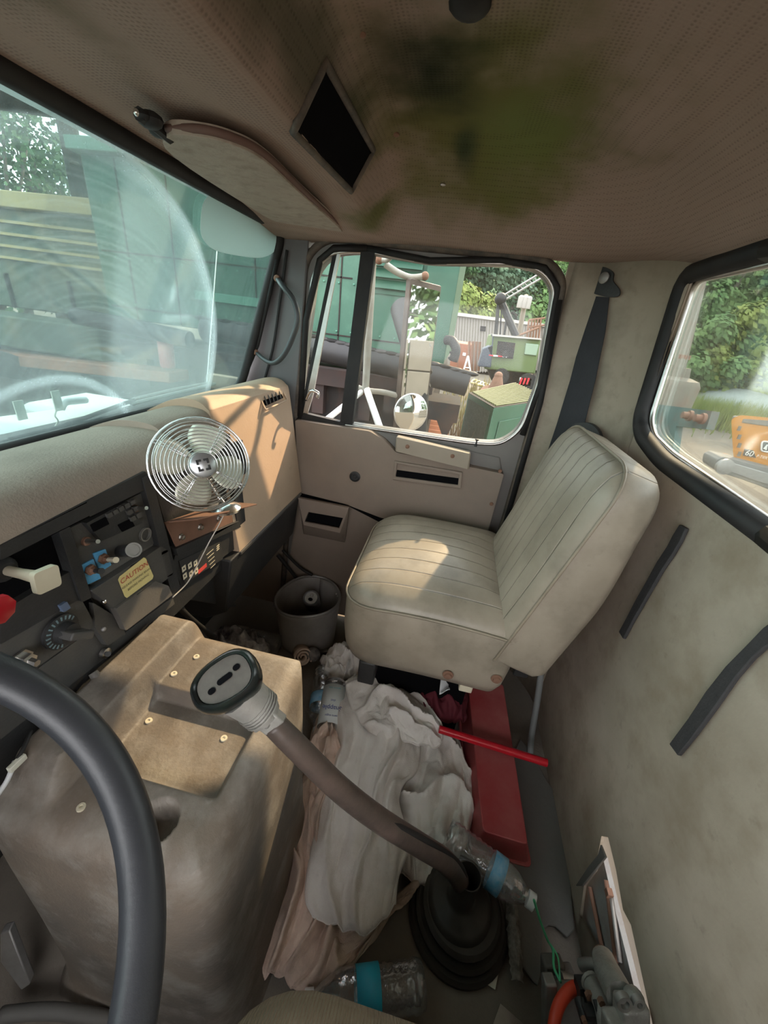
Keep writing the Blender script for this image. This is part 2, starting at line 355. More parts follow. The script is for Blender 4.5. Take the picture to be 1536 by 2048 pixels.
# ceiling
def cz(x,y):
    pts=[(-.46,1.17),(-.40,1.195),(-.33,1.25),(-.25,1.30),(-.12,1.33),(0,1.338),(.12,1.335),(.17,1.328),(.195,1.31),(.225,1.262),(.235,1.243),(.26,1.238),(.34,1.243),(.42,1.243),(.5,1.236),(.56,1.236)]
    z=pts[-1][1]
    for (a,za),(c,zc) in zip(pts,pts[1:]):
        if y<=c: z=za+(zc-za)*sst(a,c,y) if False else za+(zc-za)*max(0,(y-a)/(c-a)); break
    k=sst(.80,1.13,x); edge=1.222-.015*sst(.1,.5,y); z=z*(1-k)+edge*k
    kk=sst(.80,.97,x)*sst(.12,.24,y)
    return z+.004*noise.noise(Vector((x*6,y*6,0)))*(1-k)
def ceil_hit(px,py):
    d=ray(px,py); t=.05
    for i in range(4000):
        p=CAM+d*(t/FPX)
        if p.z>=cz(p.x,p.y): return p
        t+=.0006
    return p
cg=ceil_hit(980,230); ck=ceil_hit(860,140); c2_=ceil_hit(1060,260); c3_=ceil_hit(930,295); c4_=ceil_hit(740,440); c5_=ceil_hit(1130,300)
MOULD_SHADE=[((cg.x,cg.y,cg.z,.30,.22,.3,.25,1.15,.35),(.115,.11,.03),.95),
       ((c2_.x,c2_.y,c2_.z,.16,.10,.2,.1,1.1,.3),(.14,.16,.05),.85),
       ((ck.x,ck.y,ck.z,.13,.09,.2,.0,1.2,.4),(.02,.024,.012),1),
       ((c3_.x,c3_.y,c3_.z,.07,.03,.1,.0,1.1,.3),(.02,.035,.02),.8),
       ((c4_.x,c4_.y,c4_.z,.10,.06,.1,.0,1.1,.4),(.09,.10,.025),.85),
       ((.55,.21,1.28,.30,.03,.2,.1,1.1,.4),(.05,.055,.03),.75),  # crease strip: mould stain with the crease's shade mixed into its colour
       ((.35,.36,1.24,.18,.06,.2,.0,1.1,.5),(.10,.085,.05),.6)]
b=MB(); b.grid(lambda u,v:(-.5+1.64*u,-.42+.965*v,cz(-.5+1.64*u,-.42+.965*v)),110,120)
hl=headliner(); tag(b.build('ceiling',hl,smooth=True,solid=.003),'brown cloth headliner with a green mouldy patch','ceiling',kind='structure')
b=MB(); b.box((-.5,-.47,1.36),(1.2,.6,1.38)); tag(b.build('roof',M['white']),'white cab roof','roof',kind='structure')
b=MB(); b.box((1.15,-.47,1.23),(1.2,.6,1.36)); b.box((-.5,.53,1.245),(1.2,.6,1.36)); b.box((-.5,-.47,1.21),(1.2,-.43,1.36)); tag(b.build('trim_1',M['white']),'white roof rail above windshield and door','trim',kind='structure')
# console opening in the headliner: a flat black sheet paints its inner shade
oc=[ceil_hit(*p) for p in [(650,128),(742,300),(700,378),(590,262)]]
vt=thing('overhead_vent',sum(oc,Vector())/4,'flat black sheet painting the shade of a rectangular opening in the overhead shelf face above the sun visor','vent')
vpx=[(650,124),(746,300),(702,382),(586,262)]
def vgrid(u,v):
    a=[vpx[0][i]*(1-u)+vpx[1][i]*u for i in (0,1)]; c=[vpx[3][i]*(1-u)+vpx[2][i]*u for i in (0,1)]
    p=ceil_hit(a[0]*(1-v)+c[0]*v,a[1]*(1-v)+c[1]*v); return p+(CAM-p).normalized()*.004
b=MB(); b.grid(vgrid,14,8); b.build('opening',M['shadeblack'],vt,smooth=True,solid=.001)
ed=[vgrid(k/12,0) for k in range(13)]+[vgrid(1,k/8) for k in range(1,9)]+[vgrid(1-k/12,1) for k in range(1,13)]+[vgrid(0,1-k/8) for k in range(1,8)]
b=MB(); b.tube(ed,.005,8,closed=True); b.build('rim',M['rubberbrown'],vt,smooth=True)
# headliner screws, tear marks
for (px,py,r,l) in [(790,267,.008,'brown oval screw cap at the edge of the mouldy patch'),(886,368,.006,'small silver screw in the headliner right of the mouldy fold'),(722,66,.006,'small brown screw cap in the headliner near its top edge')]:
    c=ceil_hit(px,py); b=MB(); b.sphere(c+Vector((0,0,-.001)),r,(1,1,.35)); tag(b.build('screw',M['rust'] if r>.007 or px==722 else M['steel'],smooth=True),l,'screw')
c=ceil_hit(940,2); b=MB(); b.sphere(c,.022,(1,1,.5)); tag(b.build('dome_light_base',M['rubber'],smooth=True),'dark round fitting on the headliner at the top edge of the photo','fitting')
# ---------------------------------------------------------------- windshield
WSN=(0,1,.295); WSK=.5+.295*1.235                          # plane: y = .5 at z 1.235, .62 at z .83
def pw(px,py,off=0): return PN(px,py,WSN,WSK+off)
w2=thing('window_2',(.5,.6,.83),'dusty windshield with curved wiper smears','window',kind='structure')
ws=[Vector((-.6,.62,.82)),Vector((1.075,.622,.82)),Vector((1.115,.505,1.225)),Vector((-.6,.5,1.235))]
for p in ws: p.y=WSK-.295*p.z
wsr=rounded(ws,[.001,.05,.05,.001],5)
_pc=pw(165,760); _pe=[pw(330,380),pw(400,500),pw(430,640)]
def wpat(N,L,g,f):
    sp=N.new('ShaderNodeSeparateXYZ'); L.new(g.outputs['Position'],sp.inputs[0])
    def math_(op,a,b_=None,c_=None):
        n=N.new('ShaderNodeMath'); n.operation=op
        for i,v in enumerate((a,b_,c_)):
            if v is None: continue
            if isinstance(v,(int,float)): n.inputs[i].default_value=v
            else: L.new(v,n.inputs[i])
        return n.outputs[0]
    x=sp.outputs[0]; z=sp.outputs[2]
    def dist(cx,cz_,sx=1,sz=1):
        a=math_('MULTIPLY',math_('SUBTRACT',x,cx),sx); b_=math_('MULTIPLY',math_('SUBTRACT',z,cz_),sz)
        return math_('SQRT',math_('ADD',math_('MULTIPLY',a,a),math_('MULTIPLY',b_,b_)))
    def mr(v,a,b_,c_,d_):
        r=N.new('ShaderNodeMapRange'); r.interpolation_type='SMOOTHSTEP'
        for i,q in enumerate((a,b_,c_,d_)): r.inputs[i+1].default_value=q
        L.new(v,r.inputs[0]); return r.outputs[0]
    d=dist(ARC[0],ARC[1])
    n=N.new('ShaderNodeTexNoise'); n.inputs['Scale'].default_value=3; n.inputs['Detail'].default_value=3; L.new(g.outputs['Position'],n.inputs[0])
    d=math_('ADD',d,math_('MULTIPLY',math_('SUBTRACT',n.outputs[0],.5),.02))
    R=ARC[2]
    edge=math_('MULTIPLY',mr(d,R-.035,R-.004,0,1),mr(d,R-.002,R+.004,1,0))
    inside=mr(d,R-.004,R+.004,1,0)
    # streaky arcs
    s=N.new('ShaderNodeTexNoise'); s.noise_dimensions='1D'; s.inputs['Scale'].default_value=160; s.inputs['Detail'].default_value=3; L.new(d,s.inputs['W'])
    streak=mr(s.outputs[0],.4,.75,0,1)
    sw=math_('MULTIPLY',mr(x,.60,.63,0,1),inside)
    low=mr(z,1.12,.9,0,1)
    d2=dist(ARC2[0],ARC2[1]); R2=ARC2[2]; edge2=math_('MULTIPLY',mr(d2,R2-.016,R2-.006,0,1),mr(d2,R2,R2+.005,1,0))
    base=math_('MULTIPLY',f,mr(x,.5,1.0,1.5,.75))
    t=math_('ADD',base,math_('MULTIPLY',edge,.13)); t=math_('ADD',t,math_('MULTIPLY',edge2,.10))
    t=math_('ADD',t,math_('MULTIPLY',sw,.055)); t=math_('ADD',t,math_('MULTIPLY',math_('MULTIPLY',streak,inside),.03))
    t=math_('ADD',t,math_('MULTIPLY',low,.012))
    sn=N.new('ShaderNodeTexNoise'); sn.inputs['Scale'].default_value=420; sn.inputs['Detail'].default_value=1; L.new(g.outputs['Position'],sn.inputs[0])
    t=math_('ADD',t,math_('MULTIPLY',mr(sn.outputs[0],.66,.78,0,1),.09))
    return math_('MINIMUM',t,.8)
def circ3(a,b_,c_):
    ax,az,bx,bz,cx,cz_=a.x,a.z,b_.x,b_.z,c_.x,c_.z
    d=2*(ax*(bz-cz_)+bx*(cz_-az)+cx*(az-bz))
    ux=((ax*ax+az*az)*(bz-cz_)+(bx*bx+bz*bz)*(cz_-az)+(cx*cx+cz_*cz_)*(az-bz))/d
    uz=((ax*ax+az*az)*(cx-bx)+(bx*bx+bz*bz)*(ax-cx)+(cx*cx+cz_*cz_)*(bx-ax))/d
    return ux,uz,math.hypot(ax-ux,az-uz)
ARC=circ3(pw(215,280),pw(385,460),pw(430,720)); ARC2=circ3(pw(30,775),pw(150,755),pw(243,800))
b=MB(); b.prism(wsr,Vector((0,.0045,.001))); b.build('pane',glassmat('windshieldglass',(.62,.74,.72),.028,(.80,.93,.95),pattern=wpat),w2)
b=MB(); b.tube([p+Vector((0,-.006,0)) for p in inset(wsr,.004)],.013,8,closed=True); b.build('gasket',M['rubber'],w2,smooth=True)
# windshield sticker (blank), upper right corner; added where a blurred spot hides the original
stk=[pw(*p,-.004) for p in [(402,440),(410,400),(440,382),(475,392),(500,398),(535,420),(556,455),(552,498),(525,515),(480,512),(430,500),(405,475)]]
b=MB(); b.prism(smooth_path(stk,4,True),(0,.0008,0)); tag(b.build('windshield_placeholder',glassmat('placeholder',(1,1,1),4,(.66,.72,.70))),'made-up blank pale grey-green rounded sticker on the upper right windshield','placeholder')
# A pillar
pa=[P(*p,'x',1.118) for p in [(562,474),(618,470),(588,850),(475,850),(500,700),(540,520)]]
b=MB(); b.prism(pa,(.05,0,0)); tag(b.build('trim_2',M['pillar'],bevel=.004),'dark grey windshield pillar','trim',kind='structure')
b=MB(); b.tube(smooth_path([P(574,500,'x',1.11),P(560,600,'x',1.11),P(545,700,'x',1.11),P(520,790,'x',1.11)],4),.004,6); b.tube([P(555,520,'x',1.10),P(515,690,'x',1.10),P(480,775,'x',1.10)],.006,6); tag(b.build('trim_3',M['rubber'],smooth=True),'black rubber beads along the windshield pillar','trim',kind='structure')
# grab handle
hp=[P(555,557,'x',1.10),P(567,574,'x',1.07),P(588,602,'x',1.065),P(595,640,'x',1.065),P(583,680,'x',1.065),P(566,712,'x',1.065),P(548,726,'x',1.07),P(530,720,'x',1.08),P(512,704,'x',1.10)]
gh=thing('grab_handle',P(555,640,'x',1.09),'curved grey metal grab handle bolted to the windshield pillar','handle')
b=MB(); b.tube(smooth_path(hp,5),.0085,8,flat=.7); b.build('bar',mat('handlegrey',(.055,.065,.07),.4,.1,c2=(.08,.085,.085),scale=20),gh,smooth=True)
for q in [(555,557),(512,704)]:
    b=MB(); c=P(*q,'x',1.098); b.lathe([(.008,0),(.008,.006),(.005,.009)],c+Vector((-.0,0,0)),(-1,0,0),12); b.build('bolt',M['rust'],gh,smooth='auto')
# ---------------------------------------------------------------- passenger door
XD=1.13
door=thing('door_1',(1.13,.15,.05),'passenger door with tan plastic trim and sliding window','door',kind='structure')
wo=rounded([P(*p,'x',XD) for p in [(592,838),(628,545),(660,508),(720,503),(860,527),(1040,530),(1085,545),(1108,580),(1075,770),(1040,860),(1000,888),(945,885),(690,848)]],.03,4)
do=rounded([Vector((XD,.51,.03)),P(596,800,'x',XD),P(612,520,'x',XD),P(655,478,'x',XD),P(860,500,'x',XD),P(1085,520,'x',XD),P(1125,560,'x',XD),Vector((XD,-.225,.9)),Vector((XD,-.225,.03))],[.02,.02,.05,.06,.05,.05,.045,.05,.02],5)
b=MB(); b.plate(do,[wo],(.045,0,0)); b.build('shell',M['framegrey'],door)
b=MB(); b.tube([p+Vector((-.002,0,0)) for p in inset(do,.004)],.010,8,closed=True); b.build('weather_seal',M['rubberbrown'],door,smooth=True)
b=MB(); b.tube([p+Vector((-.002,0,0)) for p in inset(wo,.002)],.005,8,closed=True); b.build('window_bead',M['steel'],door,smooth=True)
b=MB(); b.tube([P(*p,'x',XD-.004) for p in [(600,842),(612,640),(640,520),(668,497),(735,497)]],.009,8); b.tube([P(*p,'x',XD-.004) for p in [(735,497),(860,522),(1000,520),(1090,535),(1116,575),(1080,770),(1045,870)]],.008,8); b.build('glass_channel',M['rubber'],door,smooth=True)
b=MB(); b.prism([P(*p,'x',XD-.008) for p in [(722,498),(750,502),(704,850),(680,845)]],(.02,0,0)); b.build('divider_bar',M['rubber'],door)
b=MB(); b.prism([P(*p,'x',XD-.004) for p in [(666,505),(674,507),(612,838),(598,836)]],(.01,0,0)); b.build('vent_window_frame',M['rubber'],door)
b=MB(); b.prism([P(*p,'x',XD-.006) for p in [(674,507),(680,508),(626,790),(614,830),(604,836)]],(.006,0,0)); b.build('vent_glass_edge',M['steel'],door)
b=MB(); b.prism([P(*p,'x',XD-.01) for p in [(606,826),(690,846),(688,858),(600,838)]],(.02,0,0)); b.build('vent_sill_rubber',M['rubber'],door,bevel=.002)
lg=rounded([P(*p,'x',XD+.02) for p in [(735,505),(860,520),(1085,545),(1108,580),(1075,770),(1040,860),(1000,888),(690,850)]],.01,2)
b=MB(); b.prism(lg,(.004,0,0)); b.build('pane',glassmat('doorglass',(.82,.85,.84),.010,(.85,.88,.85)),door)
vg=MB(); vg.prism([P(*p,'x',XD+.012) for p in [(640,520),(672,507),(606,838),(592,835)]],(.003,0,0)); vg.build('vent_pane',glassmat('ventglass',(.92,.97,.95),.010,(.85,.88,.85)),door)
vl=MB(); vl.tube(smooth_path([P(612,800,'x',XD-.02),P(622,782,'x',XD-.03),P(636,786,'x',XD-.03),P(634,796,'x',XD-.03)],4),.005,8); vl.build('vent_latch',M['chrome'],door,smooth=True)
# trim panel
XT=1.10
tp=[P(*p,'x',XT) for p in [(590,842),(690,862),(775,872),(795,882),(940,918),(948,935),(1010,948),(1020,940),(955,1100),(978,1088),(870,1062),(760,1035),(600,985)]]
tp=[P(*p,'x',XT) for p in [(590,840),(740,863),(768,880),(792,905),(945,935),(1008,948),(968,1092),(870,1062),(760,1035),(690,1008),(598,985)]]
b=MB(); b.prism(rounded(tp,.006,2),(.035,0,0)); b.build('trim_panel',M['doortrim'],door,bevel=.005)
b=MB(); b.prism([P(*p,'x',XD-.004) for p in [(590,835),(700,850),(780,868),(1000,915),(1005,950),(790,910),(590,850)]],(.01,0,0)); b.build('sill_ledge',M['framegrey'],door,bevel=.003)
b=MB(); b.prism([P(*p,'x',1.082) for p in [(792,874),(942,908),(938,940),(790,903)]],(.03,0,0)); b.build('armrest_ledge',M['doorlight'],door,bevel=.004)
for q in [(815,893),(905,912)]:
    b=MB(); b.lathe([(.006,0),(.006,.003),(.003,.005)],P(*q,'x',1.082),(-1,0,0),10); b.build('screw',M['rust'],door,smooth='auto')
b=MB(); b.plate([P(*p,'x',1.092) for p in [(788,922),(925,945),(922,978),(785,960)]],[[P(*p,'x',1.092) for p in [(794,928),(918,950),(916,971),(791,954)]]],(.012,0,0)); b.build('pull_frame',M['doortrim'],door,bevel=.002)
b=MB(); b.prism([P(*p,'x',1.0985) for p in [(794,940),(918,957),(916,972),(791,955)]],(.004,0,0)); b.build('pull_recess',M['shadeblack'],door)
c=P(710,953,'x',1.098); b=MB(); b.lathe([(.017,0),(.017,.003),(.013,.005),(.012,.001),(.006,.001),(.004,.004),(.001,.004)],c,(-1,0,0),24); b.build('crank_hole_ring',M['blackplastic'],door,smooth='auto')
for q in [(1000,942),(983,1008),(985,950)][:2]:
    b=MB(); b.lathe([(.006,0),(.005,.003),(.001,.003)],P(*q,'x',1.098),(-1,0,0),10); b.build('screw',M['rust'],door,smooth='auto')
b=MB(); b.prism([P(*p,'x',1.108) for p in [(598,982),(700,1002),(770,1030),(870,1058),(975,1092),(975,1104),(860,1075),(760,1045),(700,1014),(598,994)]],(.01,0,0)); b.build('trim_gap',M['shadeblack'],door)
b=MB(); b.prism([Vector((1.112,.50,.03)),P(598,992,'x',1.112),P(700,1012,'x',1.112),P(760,1043,'x',1.112),P(975,1102,'x',1.112),Vector((1.112,-.2,.03))],(.02,0,0)); b.build('lower_panel',M['doortrim'],door)
# map pocket box that sticks into the cab
XP=1.06
pk=[P(*p,'x',XP) for p in [(596,996),(697,1016),(680,1066),(607,1050)]]; pk2=[P(*p,'x',1.112) for p in [(596,992),(700,1012),(690,1085),(607,1068)]]
ins=[P(*p,'x',XP) for p in [(617,1024),(686,1036),(678,1057),(609,1044)]]
b=MB(); b.plate(pk,[ins],(.006,0,0)); n=len(b.v); b.add(pk+pk2,[(0,1,5,4),(1,2,6,5),(2,3,7,6),(3,0,4,7)]); b.build('map_pocket',M['doortrim'],door)
b=MB(); b.prism([p+Vector((.012,0,0)) for p in ins],(.004,0,0)); b.build('pocket_opening',M['shadeblack'],door)
# lock pin
lp=thing('lock_pin',P(950,895,'x',1.125),'black door lock pin standing on the window sill','lock')
c=P(951,893,'x',1.12); b=MB(); b.lathe([(.004,0),(.004,.004),(.0022,.006),(.0022,.017),(.0055,.019),(.0055,.022),(.002,.023)],c,(0,0,1),12); b.build('pin',M['blackplastic'],lp,smooth='auto')
# jamb behind door
b=MB(); b.tube([(1.126,-.232,.05),(1.126,-.232,.9),P(1118,600,'x',1.126)],.010,8); tag(b.build('trim_4',M['rubber'],smooth=True),'black rubber seal behind the passenger door','trim',kind='structure')
# kick panel
b=MB(); b.box((1.1355,-.31,0),(1.142,-.212,1.27)); tag(b.build('trim_6',M['cornerwall']),'beige door jamb behind the passenger door','trim',kind='structure')
b=MB(); b.box((1.128,.50,0),(1.16,.75,.84)); tag(b.build('wall_right',M['doortrim']),'tan kick panel beside the dashboard','wall',kind='structure')
b=MB(); b.box((-.53,-.46,0),(-.5,.75,.64)); b.box((-.53,.50,.64),(-.5,.75,.82)); tag(b.build('wall_left',M['doortrim']),'unseen driver side door lower panel and kick panel, added to darken the footwell','wall',kind='structure')  # unseen lower driver door, added to keep light off the engine cover
b=MB(); b.box((-.5,-.46,1.19),(-.47,.6,1.36)); tag(b.build('trim_5',M['white']),'roof rail above the driver door','trim',kind='structure')
def q(px,py,d=0): return P(px,py,'y',.44-d)
def quad(px,d=0,t=.006,r=0,n=3):
    pl=[q(x,y,d) for x,y in px]
    if r: pl=rounded(pl,r,n)
    b=MB(); b.prism(pl,(0,t,0)); return b
EX=Vector((1,0,0)); EZ=Vector((0,0,1)); NY=Vector((0,-1,0))
# ---------------------------------------------------------------- dashboard
dash=thing('dashboard',(.4,.55,.5),'tan padded dashboard with a black instrument panel, right end boxed out in cream plastic','dashboard')
def extr(prof,x0,x1): 
    b=MB(); b.prism([Vector((x0,y,z)) for y,z in prof],(x1-x0,0,0)); return b
pp=smooth_path([Vector((0,y,z)) for y,z in [(.635,.815),(.60,.828),(.55,.838),(.49,.842),(.455,.835),(.435,.815),(.43,.797)]],4)
extr([(p.y,p.z) for p in pp]+[(.46,.785),(.62,.78)],-.5,.56).build('top_pad',M['pad'],dash,bevel=.002)
pp=smooth_path([Vector((0,y,z)) for y,z in [(.635,.812),(.60,.83),(.55,.848),(.50,.852),(.47,.842),(.455,.80),(.45,.775)]],4)
extr([(p.y,p.z) for p in pp]+[(.47,.77),(.62,.78)],.56,.705).build('pad_section',M['pad'],dash,bevel=.002)
pp=smooth_path([Vector((0,y,z)) for y,z in [(.64,.81),(.60,.835),(.55,.86),(.505,.868),(.475,.855),(.462,.82),(.432,.60),(.422,.525)]],4)
extr([(p.y,p.z) for p in pp]+[(.46,.515),(.62,.52)],.70,1.085).build('end_block',M['block'],dash,bevel=.006)
extr([(.421,.527),(.424,.505),(.445,.370),(.50,.335),(.66,.335),(.66,.52)],.66,1.07).build('glove_box',M['blackplastic'],dash,bevel=.004)
extr([(.418,.527),(.418,.519),(.43,.519),(.43,.527)],.70,1.075).build('glove_box_lip',M['greyplastic'],dash,bevel=.001)
extr([(.4265,.494),(.4275,.488),(.43,.488),(.43,.494)],.70,1.05).build('glove_box_groove',M['dustyplastic'],dash)
b=MB(); b.prism([P(*p,'y',.47) for p in [(375,1162),(445,1135),(475,1215),(345,1195)]],(0,.15,0)); b.build('knee_panel',M['blackplastic'],dash,bevel=.003)
b=MB(); b.box((-.5,.445,.50),(.73,.50,.80)); b.build('panel',M['blackplastic'],dash)
b=MB(); b.box((-.5,.455,.42),(.5,.52,.50)); b.build('lower_panel',M['greyplastic'],dash)
# bezels
quad([(0,1092),(292,942),(300,975),(0,1122)],.012,.02,.003).build('top_bezel',M['blackplastic'],dash,bevel=.002)
quad([(285,955),(303,948),(362,1180),(345,1195)],.014,.02,.003).build('bezel_post',M['blackplastic'],dash,bevel=.002)
quad([(118,1062),(140,1052),(184,1195),(164,1205)],.012,.02,.003).build('bezel_post',M['blackplastic'],dash,bevel=.002)
# gauge recess with the parking brake knob
quad([(0,1122),(105,1068),(135,1132),(142,1140),(60,1190),(0,1225)],-.002,.004).build('brake_recess',M['shadeblack'],dash)
quad([(0,1225),(140,1142),(175,1190),(0,1290)],.008,.02,.003).build('brake_shelf',M['blackplastic'],dash,bevel=.002)
# radio panel
quad([(128,1062),(285,985),(326,1078),(166,1160)],.004,.01,.004).build('radio_panel',M['greyplastic'],dash,bevel=.002)
rp=quad([(172,1047),(254,1003),(286,1046),(204,1082)],.012,.012,.002).build('radio',M['blackplastic'],dash,bevel=.001)
rows=[]
for i in range(5):
    for j in range(3):
        if j>0 and i<3: continue
        cx=219+i*11.5+j*6; cy=1029-i*6.4+j*13
        quad([(cx-4.5,cy),(cx+4.5,cy-5),(cx+8,cy+3),(cx-1,cy+8)],.016,.005,.001,2).build('button',M['greyplastic'],rp)
quad([(181,1050),(212,1034),(219,1048),(188,1064)],.013,.002,.001,2).build('display',M['shadeblack'],rp)
quad([(236,1050),(262,1037),(270,1052),(245,1064)],.013,.002,.001,2).build('tape_slot',M['shadeblack'],rp)
def shaft(px,py,tip,parent,m='dullsteel'):
    c=q(px,py,.004); b=MB(); b.lathe([(.006,0),(.006,.004),(.003,.006)],c,NY,14); b.build('radio_shaft_nut',M['rust'],parent,smooth='auto')
    t=D(*tip[:2],tip[2]) if len(tip)==3 else q(*tip,.035)
    b=MB(); b.tube([c,t],[.0035,.0028],8); b.build('radio_shaft',M['steel'],parent,smooth='auto')
shaft(170,1082,(196,1083),dash); shaft(268,1017,(293,1016),dash)
# lighter sockets
c=q(286,1068,.002); b=MB(); b.lathe([(.0112,0),(.0112,.006),(.0092,.006),(.0088,-.002)],c,NY,22,close=False); b.lathe([(.010,.001),(.0005,.001)],c,NY,22); b.build('lighter_socket',M['dullsteel'],dash,smooth='auto')
b=MB(); b.lathe([(.0095,.0015),(.0005,.002)],c,NY,20); b.build('socket_hole',M['shadeblack'],dash)
c=q(237,1103,.0); t=q(266,1100,.045); b=MB(); b.tube([c,(c+t)/2],[.0085,.0085],20); b.tube([(c+t)/2,t],[.0085,.0100],20); b.build('lighter_body',M['blackplastic'],dash,smooth='auto')
ax=(t-c).normalized(); b=MB(); b.lathe([(.0100,0),(.0104,.003),(.0082,.003),(.008,.0005),(.0005,.0005)],t,ax,22); b.build('lighter_ring',M['dullsteel'],dash,smooth='auto')
# lower shelf below radio
quad([(166,1160),(325,1078),(330,1094),(186,1172)],.002,.008).build('switch_strip',M['dustyplastic'],dash)
for k,(pl,tc_,tt) in enumerate([([(160,1132),(187,1118),(202,1157),(176,1169)],(179,1139),(203,1142)),([(187,1107),(211,1098),(223,1130),(201,1144)],(205,1117),(232,1120))]):
    t_=quad(pl,.006,.002,.001,2).build('switch_plate',M['bluetag'],dash)
    c=q(*tc_,.007); b=MB(); b.lathe([(.0075,0),(.0075,.004),(.005,.0045),(.004,.010)],c,NY,6); b.build('switch_nut',M['rust'],t_,smooth='auto')
    b=MB(); b.tube([c+NY*.008,q(*tt,.035)],[.003,.0042],8); b.build('toggle',M['blackplastic'] if k==0 else M['cream'],t_,smooth='auto')
# ashtray cover with the caution label
cv=quad([(182,1182),(322,1092),(336,1100),(347,1148),(322,1168),(346,1190),(252,1262),(226,1215)],.014,.02,.004).build('ashtray_cover',M['greyplastic'],dash,bevel=.003)
quad([(232,1218),(310,1162),(338,1172),(345,1190),(252,1262)],.019,.01,.003).build('ashtray_lip',M['dustyplastic'],cv,bevel=.002)
lbl=quad([(237,1160),(240,1153),(288,1115),(292,1117),(307,1152),(305,1158),(254,1196),(250,1193)],.0155,.0008,.001,2).build('caution_label',M['yellowtag'],cv)
a0,a1,b0,b1=[q(*p,.016) for p in [(238,1155),(290,1116),(253,1196),(307,1157)]]
ex=((a1-a0)+(b1-b0)).normalized(); ey=((a0-b0)+(a1-b1)).normalized(); Wd=((a1-a0).length+(b1-b0).length)/2; Hh=((a0-b0).length+(a1-b1).length)/2
cc=(a0+a1+b0+b1)/4
def lt(name,s_,m_,fy,size,fx=0): return text(name,s_,M[m_],lbl,cc+ey*(fy*Hh)+ex*(fx*Wd)+NY*.0005,ex,ey,size,.0004)
lt('lettering','CAUTION','redtext',.27,Wd*.225); lt('lettering','RELEASE PARKING BRAKE','blacktext',.0,Wd*.096); lt('lettering','BEFORE MOVING','blacktext',-.2,Wd*.105)
# cream parking brake knob (square) and red knob
kb=thing('parking_brake_knob',q(40,1160,0),'cream square push-pull parking brake knob left of the radio','knob')
c1=P(86,1157,'y',.385); c0=c1+Vector((.003,.07,-.004)); ax=(c1-c0).normalized()
b=MB(); b.lathe([(.014,0),(.014,.018),(.009,.024)],c0,ax,18); b.build('collar',M['blackplastic'],kb,smooth='auto')
b=MB(); b.tube([c0,c0+(c1-c0)*.6,c1],[.005,.0055,.0075],14); b.build('stem',M['cream'],kb,smooth=True)
u=(ex*.75+EZ*.0).normalized(); u=(RIGHT*.80+UP*-.60).normalized(); v=ax.cross(u).normalized(); u=v.cross(ax).normalized(); s_=.0125
b=MB(); b.prism(rounded([c1+u*s_+v*s_,c1-u*s_+v*s_,c1-u*s_-v*s_,c1+u*s_-v*s_],.0045,4),ax*.007); b.build('knob_face',M['cream'],kb,bevel=.0025)
rk=thing('valve_knob',P(-8,1212,'y',.39),'red push-pull valve knob at the left edge of the photo','knob')
b=MB(); c=P(-22,1216,'y',.385); b.lathe([(.004,-.06),(.004,0),(.010,.002),(.0145,.006),(.0145,.012),(.010,.014)],c,NY,8); b.build('knob_face',M['redrod'],rk,smooth='auto')
# heater control panel
hp_=quad([(0,1290),(110,1212),(150,1175),(186,1240),(190,1252),(60,1345),(0,1392)],.004,.01,.003).build('heater_panel',M['greyplastic'],dash,bevel=.002)
quad([(142,1192),(170,1175),(200,1232),(186,1250)],-.001,.003).build('heater_slot',M['shadeblack'],dash)
mk('dialblue',(.16,.24,.26),.5); c=q(119,1262,.008); b=MB(); b.lathe([(.023,0),(.023,.004),(.014,.006),(.013,.018),(.001,.020)],c,NY,30); dl=b.build('fan_dial',M['blackplastic'],dash,smooth='auto')
for k in range(14):
    an=math.radians(30+k*17); p=c+Vector((math.cos(an),0,math.sin(an)))*.0185+NY*.005; r_=Vector((math.cos(an),0,math.sin(an)))
    b=MB(); b.obox(p,r_*.0025,NY*.0006,NY.cross(r_)*.0009); b.build('dial_mark',M['dialblue'],dl)
b=MB(); an=math.radians(-38); r_=Vector((math.cos(an),0,math.sin(an))); b.obox(c+NY*.021+r_*.004,r_*.017,NY*.010,NY.cross(r_)*.0052); b.build('dial_grip',M['greyplastic'],dl,bevel=.002)
quad([(120,1212),(134,1203),(142,1216),(128,1225)],.012,.01,.001,2).build('indicator_lamp',mat('bluegrey',(.10,.14,.22),.5),dash)
c=q(42,1318,.006); b=MB(); b.lathe([(.012,0),(.012,.003),(.009,.003),(.009,.012),(.005,.013),(.004,.022)],c,NY,6); b.build('jack_nut',M['steel'],dash,smooth='auto')
c=q(195,1302,-.01); b=MB(); b.lathe([(.008,0),(.008,.006),(.004,.008)],c+NY*.01,NY,12); b.build('toggle_nut',M['steel'],dash,smooth='auto')
b=MB(); b.tube([c+NY*.015,q(216,1308,.02)],[.0025,.004],8); b.build('toggle',M['blackplastic'],dash,smooth='auto')
for (px,py) in [(208,1203),(207,1258)]:
    b=MB(); b.sphere(q(px,py,.012),.0035); b.build('screw',M['chrome'] if px==208 else M['dullsteel'],dash,smooth=True)
quad([(186,1205),(235,1235),(252,1268),(215,1292),(190,1255)],.006,.01,.003).build('corner_panel',M['greyplastic'],dash,bevel=.002)
quad([(0,1392),(190,1255),(215,1292),(345,1195),(350,1208),(0,1480)],-.004,.01,.002).build('lower_rail',M['greyplastic'],dash,bevel=.002)
